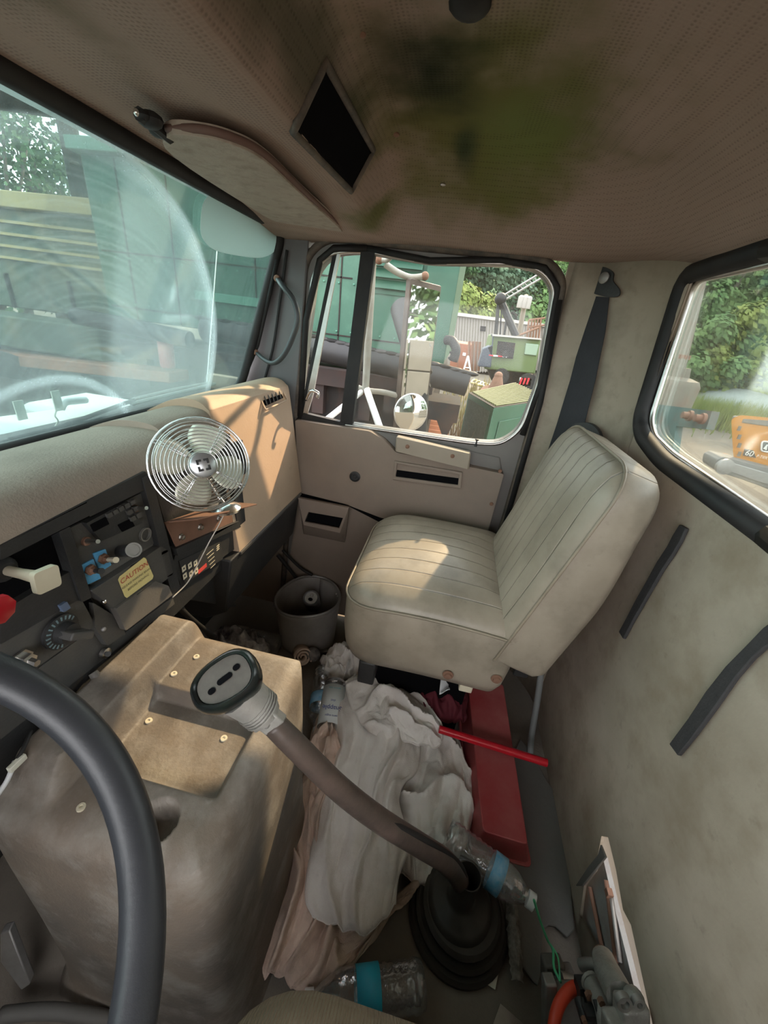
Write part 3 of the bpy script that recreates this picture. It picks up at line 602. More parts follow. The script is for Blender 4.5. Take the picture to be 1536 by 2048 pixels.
# fan bay frame and warning plate
quad([(300,940),(485,880),(505,985),(360,1110),(345,1100)],-.004,.006).build('bay_back',M['blackplastic'],dash)
quad([(345,1128),(352,1106),(482,1052),(490,1070),(470,1098),(362,1172)],.004,.012,.003).build('warning_panel',M['blackplastic'],dash,bevel=.002)
quad([(352,1098),(478,1042),(482,1054),(356,1112)],.012,.02,.002).build('bay_sill',M['blackplastic'],dash,bevel=.002)
quad([(466,960),(482,952),(492,1050),(476,1060)],.010,.02,.002).build('bay_side',M['blackplastic'],dash,bevel=.002)
wl_=quad([(358,1122),(440,1084),(446,1118),(370,1166)],.006,.001).build('instruction_plate',M['blacktext'],dash)
def mini(px,py,s,m_,w,h,an=-27):
    c=q(px,py,.0066); a=math.radians(0); b=MB(); b.obox(c,EX*w,NY*.0002,EZ*h); return b.build(s,M[m_],wl_)
for (px,py) in [(368,1137),(380,1131),(391,1126),(370,1152),(382,1147),(393,1142)]: mini(px,py,'symbol','cream',.0052,.0058); 
for (px,py) in [(368,1137),(380,1131),(391,1126),(370,1152),(382,1147),(393,1142)]:
    c=q(px,py,.0070); b=MB(); b.sphere(c,.0022,(1,.2,1),8,5); b.build('symbol_mark',M['blacktext'],wl_)
mini(405,1137,'warning_strip','redlabel',.014,.0045)
for k in range(5): mini(420+k*1.5,1104+k*7,'text_line','cream',.012-.0008*k,.0006)
for k in range(3): mini(436,1091+k*4,'text_line','cream',.005,.0012)
# end block vent
vc=[P(*p,'y',.462) for p in [(519,786),(557,771),(572,800),(533,818)]]
ov=thing('x',(0,0,0),'x','x'); bpy.data.objects.remove(ov)
d_ray=[ (p-CAM).normalized() for p in vc]
# the block face there lies about y=.47 z=.85: slots sit on the rounded shoulder
sh0,sh1=Vector((0,.506,.8695)),Vector((0,.461,.815)); sn=(sh1-sh0).normalized(); nn=Vector((0,-sn.z*-1,0))
nrm=Vector((0,sn.z,-sn.y)); nrm=nrm if nrm.dot(CAM-Vector((1,.48,.85)))>0 else -nrm
def sh(px,py,off=.004): return PN(px,py,nrm,nrm.dot(sh0)+off)
vo=[sh(*p,.009) for p in [(519,786),(556,771),(566,796),(531,812)]]
b=MB(); b.prism(rounded(vo,.004,3),nrm*.001); vent=b.build('air_vent',M['shadeblack'],dash)
b=MB(); b.tube([p for p in rounded([sh(*p,.010) for p in [(515,786),(558,768),(574,800),(531,820)]],.005,3)],.0025,6,closed=True); b.build('vent_frame',M['block'],vent,smooth=True)
for k in range(5):
    t=(k+.5)/5; a_=sh(519+37*t,786-15*t,.011); b_=sh(531+35*t,812-16*t,.011); b=MB(); b.tube([a_,(a_+b_)/2+nrm*.003,b_],.0018,6); b.build('louvre',M['greyplastic'],vent,smooth=True)
# ---------------------------------------------------------------- rusty bracket and fan
br=thing('fan_bracket',q(400,1060,.01),'rusty folded steel bracket bolted below the small fan','bracket')
b=MB(); b.prism([q(*p,.006) for p in [(330,1045),(455,1002),(470,1048),(358,1106)]],(0,.003,0)); b.build('plate',M['rust'],br,bevel=.001)
s0,s1=q(330,1043,.006),q(455,1003,.006); t0,t1=s0+Vector((.01,-.055,.012)),s1+Vector((-.012,-.075,.015))
b=MB(); b.prism([s0,s1,t1,t0],(0,0,-.003)); b.build('shelf',M['rust'],br,bevel=.001)
for p in [(361,1074),(399,1054),(436,1037)]:
    c=q(*p,.006); b=MB(); b.lathe([(.007,0),(.007,.0015),(.0045,.0015),(.0045,.007),(.001,.008)],c,NY,6); b.build('bolt',M['steel'],br,smooth='auto')
fan=thing('desk_fan',D(408,1030,.60),'small chrome wire cage fan with pale blades on the dashboard','fan')
fc=D(402,930,.60); toc=(CAM-fc).normalized(); FN=(toc*.85+Vector((-.15,-.25,.10))).normalized()
fu=FN.cross(Vector((0,0,1))).normalized(); fv=fu.cross(FN).normalized(); R_=.071
def fp(r,a,h): return fc+(fu*math.cos(a)+fv*math.sin(a))*r+FN*h
def ring(r,h,w,b): b.tube([fp(r,2*math.pi*k/44,h) for k in range(44)],w,6,closed=True)
b=MB()
for k in range(11):
    r=.020+k*(R_-.020)/10; h=.030*math.sqrt(max(0,1-(r/(R_*1.06))**2))
    ring(r,h,.0008,b)
for k in range(7):
    r=R_*(1.0-.10*k); ring(r,-.006-.022*math.sqrt(1-(r/R_)**2*.999)-.006,.0008,b)
ring(R_+.001,0,.0017,b); b.build('guard_rings',M['chrome'],fan,smooth=True)
b=MB()
for k in range(4):
    for s_ in (-.035,.035):
        a=math.radians(35+90*k)+s_
        b.tube([fp(r,a,.030*math.sqrt(max(0,1-(r/(R_*1.06))**2))-.0015) for r in (.014,.03,.045,.06,R_)],.0009,6)
        b.tube([fp(r,a,-.008-.022*math.sqrt(max(0,1-(r/R_)**2))) for r in (R_,.06,.05,.03,.02)],.0009,6)
b.build('guard_spokes',M['chrome'],fan,smooth=True)
hb=MB(); hb.lathe([(.0185,.026),(.0185,.030),(.016,.032),(.0005,.0325)],fc,FN,26); badge=hb.build('badge',M['can'],fan,smooth='auto')
for sx in (-1,1):
    for sy in (-1,1):
        c=fc+FN*.0332; e1=fu.copy(); e2=fv.copy(); rot=math.radians(-8); a1=e1*math.cos(rot)+e2*math.sin(rot); a2=-e1*math.sin(rot)+e2*math.cos(rot)
        b=MB(); b.obox(c+a1*sx*.0052+a2*sy*.0072,a1*.0036,a2*.0016,FN*.0004); b.obox(c+a1*sx*.0072+a2*sy*.0050,a1*.0016,a2*.0036,FN*.0004); b.build('emblem_mark',M['blacktext'],badge)
for k in range(4):
    a0=math.radians(20+90*k); b=MB()
    def bl(u,v,a0=a0):
        r=.010+.054*u; wdt=.72*math.sin(math.pi*min(1,.22+.66*u))**.6; a=a0+(v-.5)*2*wdt*(.9); return fp(r,a,-.006+(v-.5)*.022)
    b.grid(bl,8,8); b.build('blade',M['blade'],fan,smooth=True,solid=.0008,fix=False)
b=MB(); b.lathe([(.012,.006),(.013,-.006),(.02,-.012),(.022,-.045),(.012,-.052)],fc,FN,20); b.build('motor',M['dullsteel'],fan,smooth='auto')
bc=(s0+s1+t0+t1)/4+Vector((.012,-.012,0)); b=MB(); b.lathe([(.030,0),(.030,.004),(.022,.009),(.006,.012)],bc,(0,0,1),24); b.build('base',M['chrome'],fan,smooth='auto')
b=MB(); b.tube(smooth_path([bc+Vector((0,0,.008)),bc+Vector((0,.015,.03)),fc-FN*.035],5),.005,8); b.build('stand',M['chrome'],fan,smooth=True)
b=MB(); b.tube(smooth_path([q(452,1018,.06),q(440,1045,.055),q(418,1085,.045),q(395,1130,.03),q(375,1165,.02),q(345,1195,.015)],5),.0013,6); tag(b.build('fan_wire',M['wire'],smooth=True),'thin pale wire hanging from the fan across the warning panel','wire')
# ---------------------------------------------------------------- sun visor
sv=thing('sun_visor',(.75,.42,1.24),'stained tan sun visor folded up under the headliner','visor')
vz=(0.02,.0,1)
def vp(px,py,off=0): return P(px,py,'z',1.232-off)
vo=[vp(*p) for p in [(332,242),(400,243),(470,262),(530,296),(600,365),(688,452),(640,443),(560,432),(480,384),(345,288)]]
mk('visor',(.34,.275,.225),.85,c2=(.42,.36,.30),scale=16,amt=.6,dirt=(.16,.12,.09),dscale=30,damt=.6,bump=.3,bscale=90)
sp=smooth_path(vo,4,True)
b=MB(); b.prism(sp,(0,0,-.014)); b.build('visor_board',M['visor'],sv,bevel=.005,bseg=3)
b=MB(); b.tube([p+Vector((0,0,-.007)) for p in smooth_path([vp(*p) for p in [(332,242),(400,242),(470,261),(530,295),(600,364),(688,452)]],5)],.0045,8); b.build('edge_piping',mat('visorpiping',(.13,.07,.055),.7),sv,smooth=True)
b=MB()
for (x,y,s_) in [(300,240,.012),(318,262,.010),(285,232,.008)]: b.sphere(P(x,y,'z',1.225),s_,(1,1.3,.7),10,6)
b.tube([P(278,228,'z',1.225),P(310,250,'z',1.225),P(340,275,'z',1.222)],.007,8); b.build('pivot_bracket',M['rubber'],sv,smooth='auto')
b=MB(); b.sphere(P(273,225,'z',1.225),.0035); b.build('screw',M['chrome'],sv,smooth=True)
# ---------------------------------------------------------------- engine cover
mk('coverm',(.115,.103,.09),.6,c2=(.25,.195,.145),scale=4,amt=.7,dirt=(.42,.40,.36),dscale=12,damt=.5,bump=.25,bscale=170)
ec=thing('engine_cover',(.31,.29,0),'dusty moulded engine cover with a recessed tray and cup hole beside the steering wheel','engine cover')
x0,x1,y0,y1=.148,.462,.157,.452
def ctop(x,y):
    z=.522
    ridge=sst(.354,.370,y)*(1-sst(.420,.430,y)); z+=.036*ridge*sst(.17,.21,x)*(1-.4*sst(.44,.475,x))
    z-=.02*sst(.425,.437,y)
    tx=sst(.222,.234,x)*(1-sst(.334,.343,x)); ty=sst(.184,.197,y)*(1-sst(.352,.366,y)); z-=.022*tx*ty
    d=math.hypot(x-.192,y-.236); z-=.035*(1-sst(.018,.0215,d))
    # rounded shoulders
    e=min((x-x0)/.045,(x1-x)/.03,(y-y0)/.035); 
    if e<1: z-=.034*(1-math.sqrt(max(0,1-(1-max(0,e))**2)))
    return z
def cmap(u,v):
    a=2*u-1; b_=2*v-1; r=max(abs(a),abs(b_),1e-6); n_=7
    s_=r/max(1e-9,(abs(a)**n_+abs(b_)**n_)**(1/n_)); s_=1+(s_-1)*r**3
    return (x0+x1)/2+(x1-x0)/2*a*s_,(y0+y1)/2+(y1-y0)/2*b_*s_
NX,NYY=130,124; b=MB()
def cf(u,v):
    x,y=cmap(u,v); return (x,y,ctop(x,y))
b.grid(cf,NX,NYY); border=[(i,0) for i in range(NX)]+[(NX,j) for j in range(NYY)]+[(i,NYY) for i in range(NX,0,-1)]+[(0,j) for j in range(NYY,0,-1)]
prev=[i*(NYY+1)+j for i,j in border]
for zz,ex_ in [(.47,.002),(.40,.004),(.25,.006),(.10,.010),(.03,.018),(0.0,.035)]:
    cur=[]
    for i,j in border:
        x,y=cmap(i/NX,j/NYY); cx_,cy_=x-(x0+x1)/2,y-(y0+y1)/2; l=math.hypot(cx_,cy_); cur.append(len(b.v)); b.v.append(Vector((x+cx_/l*ex_,y+cy_/l*ex_,zz)))
    n=len(border); b.f+=[(prev[k],prev[(k+1)%n],cur[(k+1)%n],cur[k]) for k in range(n)]; prev=cur
b.build('shell',M['coverm'],ec,smooth=True)
for (px,py,z_) in [(393,1314,.522),(300,1451,.49),(449,1486,.49),(162,1614,.522),(348,1348,.522),(262,1335,.505),(205,1338,.505)]:
    c=P(px,py,'z',z_); c.z=ctop(c.x,c.y)-.0005; b=MB(); b.lathe([(.0048,0),(.0045,.0022),(.0022,.0024),(.002,.001),(.0005,.001)],c,(0,0,1),14); b.build('rivet',M['cream'],ec,smooth='auto')
b=MB(); b.prism([Vector((.20,.437,.505)),Vector((.205,.452,.505)),Vector((.22,.452,.505)),Vector((.215,.437,.505))],(0,0,.0)) if False else None
lv=thing('tan_lever',P(190,1362,'z',.525),'short dusty tan lever stub on the cover below the heater panel','lever')
b=MB(); b.tube([P(186,1345,'z',.56),P(203,1368,'z',.545)],[.006,.0075],10); b.build('stub',M['dustyplastic'],lv,smooth='auto')
# floor hump edge strip beneath the steering wheel, near side of cover
b=MB(); b.tube(smooth_path([P(0,2030,'z',.04),P(100,2022,'z',.04),P(200,2035,'z',.03),P(240,2048,'z',.03)],5),.010,8); tag(b.build('floor_mat_edge',M['mat2'],smooth=True),'rolled edge of the floor mat below the engine cover','floor mat')
pd=thing('pedal_arm',D(30,1925,.62),'dusty metal pedal arm left of the engine cover','pedal')
b=MB(); b.prism([D(*p,.62) for p in [(0,1868),(18,1862),(60,1970),(42,1982),(0,1925)]],(.012,.004,0)); b.build('arm',M['dullsteel'],pd,bevel=.002)
# wires lower left
wr=thing('taped_wires',q(20,1530,0),'black and white wires joined with clear tape at the lower left dash','wire')
b=MB(); b.tube(smooth_path([q(62,1462,.02),q(45,1500,.03),q(28,1528,.03)],4),.0025,6); b.build('black_wire',M['rubber'],wr,smooth=True)
b=MB(); b.tube(smooth_path([q(30,1522,.03),q(15,1560,.03),q(-5,1590,.03)],4),.0028,6); b.build('white_wire',M['white'],wr,smooth=True)
b=MB(); b.obox(q(34,1526,.033),EX*.009,NY*.003,EZ*.004); b.build('tape',M['paper'],wr,bevel=.001)
# ---------------------------------------------------------------- steering wheel
ti=math.radians(40); sn_=Vector((0,-math.sin(ti),math.cos(ti))); sc=Vector((-.051,.278,.733)); su=Vector((1,0,0)); s_v=sn_.cross(su); RW_=.216
sw=thing('steering_wheel',sc-sn_*.05,'black worn truck steering wheel rim at the lower left','steering wheel')
def spt(r,a,h=0): return sc+(su*math.cos(a)+s_v*math.sin(a))*r+sn_*h
b=MB(); n=96; vs=[]
for i in range(n):
    a=2*math.pi*i/n; seg=16
    rad=(su*math.cos(a)+s_v*math.sin(a))
    for k in range(seg):
        t=2*math.pi*k/seg; rr=.0145+.0012*math.cos(2*t); vs.append(spt(RW_,a)+rad*math.cos(t)*rr+sn_*math.sin(t)*rr)
b.add(vs,[(i*16+k,((i+1)%n)*16+k,((i+1)%n)*16+(k+1)%16,i*16+(k+1)%16) for i in range(n) for k in range(16)]); b.build('rim',M['wheel'],sw,smooth=True)
b=MB(); b.lathe([(.05,-.07),(.055,-.02),(.05,0),(.001,.004)],sc-sn_*.03,sn_,24); b.build('hub',M['wheel'],sw,smooth='auto')
for a in (math.pi*.98,math.pi*.52):
    b=MB(); b.tube([spt(.045,a,-.04),spt(.12,a,-.03),spt(RW_,a,0)],[.014,.010,.009],8,flat=.6); b.build('spoke',M['wheel'],sw,smooth=True)
b=MB(); b.tube([sc-sn_*.06,sc-sn_*.06+Vector((0,.16,-.24))],.02,12); b.build('column',M['blackplastic'],sw,smooth=True)
# ---------------------------------------------------------------- gear shifter
gs=thing('gear_shifter',(.375,-.2,0),'long bent gear lever with a black knob and rubber floor boot','gear lever')
lp_=[D(545,1445,.445),D(600,1500,.46),D(680,1578,.50),D(760,1640,.55),D(840,1690,.61),D(890,1722,.66),D(915,1752,.70),Vector((.385,-.185,.10))]
b=MB(); lpp=smooth_path(lp_,6); rr=[.0135+.004*min(1,i/30) for i in range(len(lpp))]; b.tube(lpp,rr,14); b.build('lever_rod',M['lever'],gs,smooth=True)
b=MB(); b.tube(smooth_path([D(560,1470,.448),D(640,1560,.475),D(700,1608,.51),D(770,1640,.545),D(850,1680,.60),D(905,1715,.66),D(928,1745,.69),Vector((.375,-.195,.10))],6),.0048,8); b.build('air_line',M['rubber'],gs,smooth=True)
ka=D(452,1362,.405); kb_=D(520,1420,.435); ax=(ka-kb_).normalized()
# knob: oval head with a flat sunken face
kn=(ax*.55+(CAM-ka).normalized()*.75).normalized(); ku=(RIGHT*.75+UP*.66); ku=(ku-kn*ku.dot(kn)).normalized(); kv=kn.cross(ku)
def ko(s,h,k1=.034,k2=.026): return [ka+ku*math.copysign(abs(math.cos(t))**.8,math.cos(t))*k1*s+kv*math.copysign(abs(math.sin(t))**.8,math.sin(t))*k2*s*(1+.12*math.cos(t))+kn*h for t in [2*math.pi*i/32 for i in range(32)]]
b=MB(); ringsd=[(.55,-.034),(.8,-.030),(.97,-.020),(1.04,-.008),(1.03,.002),(.98,.008),(.90,.0105),(.84,.009),(.80,.0055)]
for s,h in ringsd: b.v+=ko(s,h)
for i in range(len(ringsd)-1): b.f+=[(i*32+k,i*32+(k+1)%32,(i+1)*32+(k+1)%32,(i+1)*32+k) for k in range(32)]
b.f+=[tuple(range(31,-1,-1)),tuple((len(ringsd)-1)*32+k for k in range(32))]; kno=b.build('knob',M['knobblack'],gs,smooth='auto')
mk('knobface',(.10,.085,.075),.5,c2=(.16,.14,.12),scale=60)
b=MB(); b.v+=ko(.79,.0056)+ko(.79,.0066); b.f+=[tuple(range(32)),tuple(range(63,31,-1))]+[(k,(k+1)%32,(k+1)%32+32,k+32) for k in range(32)]; b.build('knob_face',M['knobface'],kno)
fcn=ka+kn*.0072
for (a_,c_,l) in [(.001,0.0,.0085),(.019,.004,.0012),(-.018,-.004,.0012)]:
    o=fcn+ku*a_*.8+kv*c_; d_=(ku*.9+kv*.1).normalized(); b=MB(); pl=[]
    for t in range(20):
        an=2*math.pi*t/20; pl.append(o+d_*(math.cos(an)*.0032+math.copysign(l*.6,math.cos(an)))+d_.cross(kn)*math.sin(an)*.0032)
    b.prism(pl,kn*.0004); b.build('slot',M['shadeblack'],kno)
b=MB(); ax2=(D(562,1452,.45)-D(470,1378,.42)).normalized(); b.tube([D(478,1385,.422),D(512,1412,.433),D(530,1430,.44)],[.024,.021,.019],14); b.build('valve_body',M['alum'],gs,smooth='auto')
c=D(515,1415,.434); b=MB()
for k in range(4): b.lathe([(.0225,0),(.0225,.0015)],c+ax2*(k*.004-.006),ax2,20)
b.build('valve_ribs',M['alum'],gs,smooth='auto')
b=MB(); b.obox(D(500,1440,.43),ax2*.018,ax2.cross(FWD).normalized()*.005,FWD*.006); b.obox(D(540,1440,.437),ax2*.012,ax2.cross(FWD).normalized()*.013,FWD*.008); b.build('clamp',M['alum'],gs,bevel=.002)
b=MB(); b.sphere(D(533,1450,.43),.004); b.build('clamp_screw',M['dullsteel'],gs,smooth=True)
b=MB(); b.tube(smooth_path([D(536,1408,.43),D(545,1418,.435),D(551,1430,.44)],4),.003,6); b.build('red_air_line',M['redrod'],gs,smooth=True)
bt=Vector((.388,-.192,.0))
b=MB(); b.lathe([(.100,0),(.100,.008),(.094,.014),(.086,.012),(.088,.024),(.082,.030),(.073,.027),(.076,.040),(.069,.046)],(.375,-.2,0),(.02,-.0,1),36)
b.build('boot_bellows',M['boot'],gs,smooth='auto')
b=MB(); b.lathe([(.064,.040),(.062,.050),(.053,.058),(.03,.066),(.0245,.074),(.022,.115),(.0235,.150),(.0215,.150),(.019,.10)],(.377,-.196,0),(.02,.03,1),32,close=False); b.build('boot_neck',M['boot'],gs,smooth='auto')
# ---------------------------------------------------------------- passenger seat
def rrect(xa,xb,ya,yb,rs,n=8):
    pl=[Vector((xa,ya,0)),Vector((xb,ya,0)),Vector((xb,yb,0)),Vector((xa,yb,0))]; return rounded(pl,rs,n)
def loft(outline,prof,fr):
    "outline in local x,y; prof (inset,height); fr maps local to world"
    c=sum(outline,Vector())/len(outline); n=len(outline); b=MB()
    # densify
    out=[]
    for i in range(n):
        a,d=outline[i],outline[(i+1)%n]; k=max(1,int((d-a).length/.02)); out+=[a.lerp(d,j/k) for j in range(k)]
    n=len(out)
    for ins,h in prof:
        for p in out:
            d=p-c; l=d.length; hx=p.copy(); hx=c+d*(max(0,(l-ins))/l)
            if ins>.05:
                s_=max(0,1-ins/.20); hx=Vector((c.x+d.x*s_,c.y+d.y*s_,0))
            b.v.append(fr(hx.x,hx.y,h))
    m_=len(prof)
    for i in range(m_-1): b.f+=[(i*n+k,i*n+(k+1)%n,(i+1)*n+(k+1)%n,(i+1)*n+k) for k in range(n)]
    b.f.append(tuple(range(n-1,-1,-1))); b.f.append(tuple((m_-1)*n+k for k in range(n))); return b,out
seat=thing('passenger_seat',(.84,-.03,0),'dirty beige vinyl passenger seat with stitched channels','seat')
o=rrect(.618,1.055,-.225,.155,[.03,.04,.10,.085])
fr=lambda x,y,h:Vector((x,y,h+.012*math.sin(max(0,min(1,(y+.22)/.38))*math.pi)*(h>.5)-.035*sst(.06,.16,y)*(h>.50)*.0))
b,out=loft(o,[(.035,.335),(.018,.342),(.006,.37),(.0,.42),(.0,.47),(.002,.505),(.010,.520),(.03,.533),(.06,.545),(.10,.552),(.15,.556),(.199,.558)],fr)
b.build('cushion',M['vinyl'],seat,smooth=True)
b=MB(); b.tube([fr(p.x,p.y,.507) for p in out],.003,6,closed=True); b.build('cushion_piping',M['vinylplain'],seat,smooth=True)
e_u=Vector((0,-.25,.968)).normalized(); e_n=Vector((0,.968,.25)).normalized(); B0=Vector((0,-.185,.475))
bf=lambda x,s,w:Vector((x,0,0))+B0+e_u*s+e_n*(w*(1-.35*sst(.15,.42,s)) if w<0 else w)
ob=rrect(.615,1.015,-.03,.425,[.02,.03,.10,.07])
b,outb=loft(ob,[(.03,-.115),(.01,-.108),(.0,-.09),(.0,-.05),(.0,-.012),(.004,.0),(.016,.010),(.04,.018),(.09,.024),(.15,.027),(.199,.028)],bf)
b.build('backrest',M['vinyl'],seat,smooth=True)
b=MB(); b.tube([bf(p.x,p.y,-.003) for p in outb],.003,6,closed=True); b.build('backrest_piping',M['vinylplain'],seat,smooth=True)
for p in [(896,1350),(993,1358)]:
    c=P(*p,'x',.617); b=MB(); b.lathe([(.012,0),(.011,.002),(.008,.002),(.007,.006),(.001,.007)],c,(-1,0,0),14); b.build('seat_bolt',M['rust'],seat,smooth='auto')
b=MB(); b.tube([P(1040,1330,'x',.63),P(1062,1318,'x',.66)],.012,12); b.obox(P(1045,1335,'x',.63),(.006,0,0),(0,.015,0),(0,0,.022)); b.build('hinge',M['rubber'],seat,bevel=.002)
b=MB(); b.box((.76,-.18,.02),(.98,.08,.335)); b.build('pedestal',M['shadeblack'],seat)
b=MB(); b.box((.635,.06,.27),(.70,.10,.34)); b.build('seat_slide',M['blackplastic'],seat,bevel=.004)
b=MB(); b.box((.64,-.165,.315),(.68,-.135,.345)); b.build('seat_tab',M['cream'],seat,bevel=.003)
# driver seat edge
ds=thing('driver_seat',(-.1,-.1,0),'tan corduroy edge of the driver seat at the bottom of the photo','seat')
o=rrect(-.42,.136,-.36,.115,[.08,.08,.11,.10]); b,_=loft(o,[(.04,.20),(.01,.24),(.0,.36),(.002,.42),(.012,.445),(.03,.458),(.06,.466),(.12,.47),(.199,.472)],lambda x,y,h:Vector((x,y,h)))
b.build('cushion',M['corduroy'],ds,smooth=True); b=MB(); b.box((-.32,-.28,.0),(.06,.02,.21)); b.build('base',M['blackplastic'],ds)
# ---------------------------------------------------------------- seat belt
cn=Vector((.22,-.19,0)).normalized(); cN=Vector((.175,-.205,0)).normalized()
def pc(px,py,off=0):
    # corner surface: intersect with plane touching the curved panel mid point
    m_=Vector(corner(.5,.8)); return PN(px,py,cN,cN.dot(m_)-off)
sb=thing('seat_belt',pc(1150,900,.03),'black seat belt hanging from a bolt in the rear corner','seat belt')
b=MB(); b.prism(smooth_path([pc(*p,.012) for p in [(1208,534),(1228,545),(1228,562),(1241,580),(1236,594),(1205,592),(1172,580),(1176,566),(1186,556),(1190,542)]],4,True),cN*-.004); b.build('anchor_plate',M['blackplastic'],sb,bevel=.0015)
b=MB(); b.lathe([(.012,0),(.012,.004),(.008,.007),(.001,.008)],pc(1209,556,.018),-cN,18); b.build('anchor_bolt',M['dullsteel'],sb,smooth='auto')
b=MB()
def strap(cl,w0,w1,off,th=.0016):
    n=len(cl); vs=[]
    for i,(x,y) in enumerate(cl):
        t=i/(n-1); wd=w0+(w1-w0)*t; vs.append((pc(x-wd,y,off),pc(x+wd,y+wd*.12,off)))
    b=MB(); V_=[]; 
    for a,c in vs: V_+=[a,c,c-cN*-th,a-cN*-th]
    F_=[]
    for i in range(n-1):
        for k in range(4): F_.append((i*4+k,i*4+(k+1)%4,(i+1)*4+(k+1)%4,(i+1)*4+k))
    F_+=[(3,2,1,0),tuple((n-1)*4+k for k in range(4))]; b.add(V_,F_); return b
strap([(1198,592),(1188,660),(1165,760),(1140,850),(1112,940),(1085,1010)],20,32,.014).build('webbing',M['belt'],sb,smooth='auto')
strap([(1180,605),(1168,690),(1146,790),(1118,880),(1090,960),(1070,1010)],14,24,.008).build('webbing',M['belt'],sb,smooth='auto')
b=MB(); b.prism([pc(*p,.010) for p in [(1163,625),(1171,622),(1164,660),(1155,665)]],cN*-.002); b.build('belt_clip',M['rustbright'],sb)
b=MB(); b.prism(smooth_path([pc(*p,.02) for p in [(1150,850),(1180,845),(1200,858),(1207,880),(1190,884),(1160,890),(1140,880)]],4,True),cN*-.012); tag(b.build('belt_retractor',M['blackplastic'],bevel=.003),'black seat belt retractor cover behind the seat top','retractor')
# ---------------------------------------------------------------- rear wall details
def wallstrip(name,up,lo,label,g=None):
    pts=[pr(*p,.002) for p in up+lo[::-1]]; b=MB(); b.prism(pts,(0,.006,0)); return tag(b.build(name,M['tape'],bevel=.0015),label,'tape')
wallstrip('foam_strip',[(1366,1050),(1352,1072),(1340,1095),(1320,1125),(1298,1165),(1275,1205),(1258,1238),(1243,1265)],[(1379,1058),(1367,1085),(1352,1110),(1330,1142),(1308,1180),(1286,1218),(1270,1245),(1252,1279)],'shorter black foam strip stuck on the rear wall nearer the seat')
wallstrip('foam_strip',[(1560,1240),(1536,1258),(1500,1295),(1460,1335),(1420,1385),(1385,1438),(1346,1490)],[(1560,1285),(1536,1300),(1515,1318),(1480,1358),(1440,1415),(1405,1462),(1363,1513)],'longer black foam strip on the rear wall running off the right edge')
# torn flap, struts
b=MB(); b.prism([pr(*p,.004) for p in [(1205,1690),(1215,1715),(1195,1740),(1168,1772),(1155,1772),(1180,1735),(1200,1710)]],(0,.004,0)); tag(b.build('torn_flap',M['mat2'],bevel=.001),'dark torn edge flap at the top of the hole in the rear wall','flap')
stt=thing('wall_brace',pr(1230,1850,-.05),'pale metal brace and rods inside the torn hole of the rear wall','brace')
b=MB(); b.prism([pr(*p,-.016) for p in [(1168,1775),(1205,1712),(1225,1800),(1250,1900),(1272,1990),(1235,2040),(1150,2040),(1150,1850)]],(0,-.01,0)); b.build('plate',mat('bracegrey',(.36,.37,.37),.5,c2=(.26,.25,.24),scale=20,dirt=(.2,.1,.06),dscale=14,damt=.6),stt,bevel=.002)
for off,(a,c) in enumerate([((1212,1760),(1232,1925)),((1222,1790),(1240,1925)),((1180,1775),(1205,1900))]):
    b=MB(); b.tube([pr(*a,-.010),pr(*c,-.010)],.004,8); b.build('rod',M['rust'] if off!=1 else M['dullsteel'],stt,smooth=True)
b=MB(); b.obox(pr(1218,1786,-.006),(.006,0,0),(0,.005,0),(0,0,.006)); b.build('clip',M['rust'],stt,bevel=.001)
# ---------------------------------------------------------------- valve mechanism lower right
av=thing('air_valve',D(1230,2010,.56),'grimy cast metal air valve with elbow fittings below the torn wall hole','valve')
mk('castalu',(.38,.37,.34),.5,.3,c2=(.20,.185,.165),scale=45,bump=.3,bscale=150)
b=MB(); b.tube([D(1206,1915,.62),D(1214,1940,.60),D(1242,1995,.56)],[.0165,.0190,.0205],20); b.build('cylinder',M['castalu'],av,smooth='auto')
b=MB(); b.tube([D(1198,1898,.625),D(1207,1918,.62)],[.010,.0175],20); b.build('cylinder_cap',M['rust'],av,smooth='auto')
b=MB(); b.obox(D(1262,2022,.545),RIGHT*.020,UP*.016,FWD*.014); b.obox(D(1250,2056,.54),RIGHT*.028,UP*.016,FWD*.014); b.sphere(D(1268,1998,.55),.014); b.build('housing',M['castalu'],av,bevel=.005,bseg=3)
b=MB(); b.lathe([(.0105,0),(.0105,.008),(.006,.008),(.005,.003)],D(1243,1996,.53),-FWD,16); b.lathe([(.008,0),(.008,.008),(.004,.008),(.003,.003)],D(1272,1997,.53),-FWD,14); b.build('port',M['dullsteel'],av,smooth='auto')
b=MB(); b.tube(smooth_path([D(1162,1930,.64),D(1180,1927,.63),D(1200,1932,.62)],3),[.008]*7,12); b.build('side_fitting',M['dullsteel'],av,smooth='auto')
b=MB(); b.tube(smooth_path([D(1178,1962,.61),D(1194,1990,.59),D(1206,2018,.57),D(1214,2060,.55)],4),[.012]*13,14); b.tube([D(1180,1962,.61),D(1184,1969,.605)],.015,14); b.build('elbow',M['castalu'],av,smooth='auto')
b=MB(); b.tube([D(1160,2000,.60),D(1178,2060,.57)],.009,10); b.tube([D(1190,2000,.575),D(1206,2060,.55)],.0035,8); b.obox(D(1170,1978,.62),RIGHT*.013,UP*.012,FWD*.010); b.obox(D(1195,2035,.58),RIGHT*.02,UP*.012,FWD*.008); b.build('linkage',M['blackplastic'],av,smooth='auto')
b=MB(); b.lathe([(.006,0),(.006,.006)],D(1176,1986,.59),-FWD,6); b.lathe([(.004,0),(.004,.006)],D(1166,2035,.575),-FWD,6); b.lathe([(.005,0),(.005,.006)],D(1200,1998,.57),-FWD,6); b.build('hex_screw',M['rust'],av,smooth='auto')
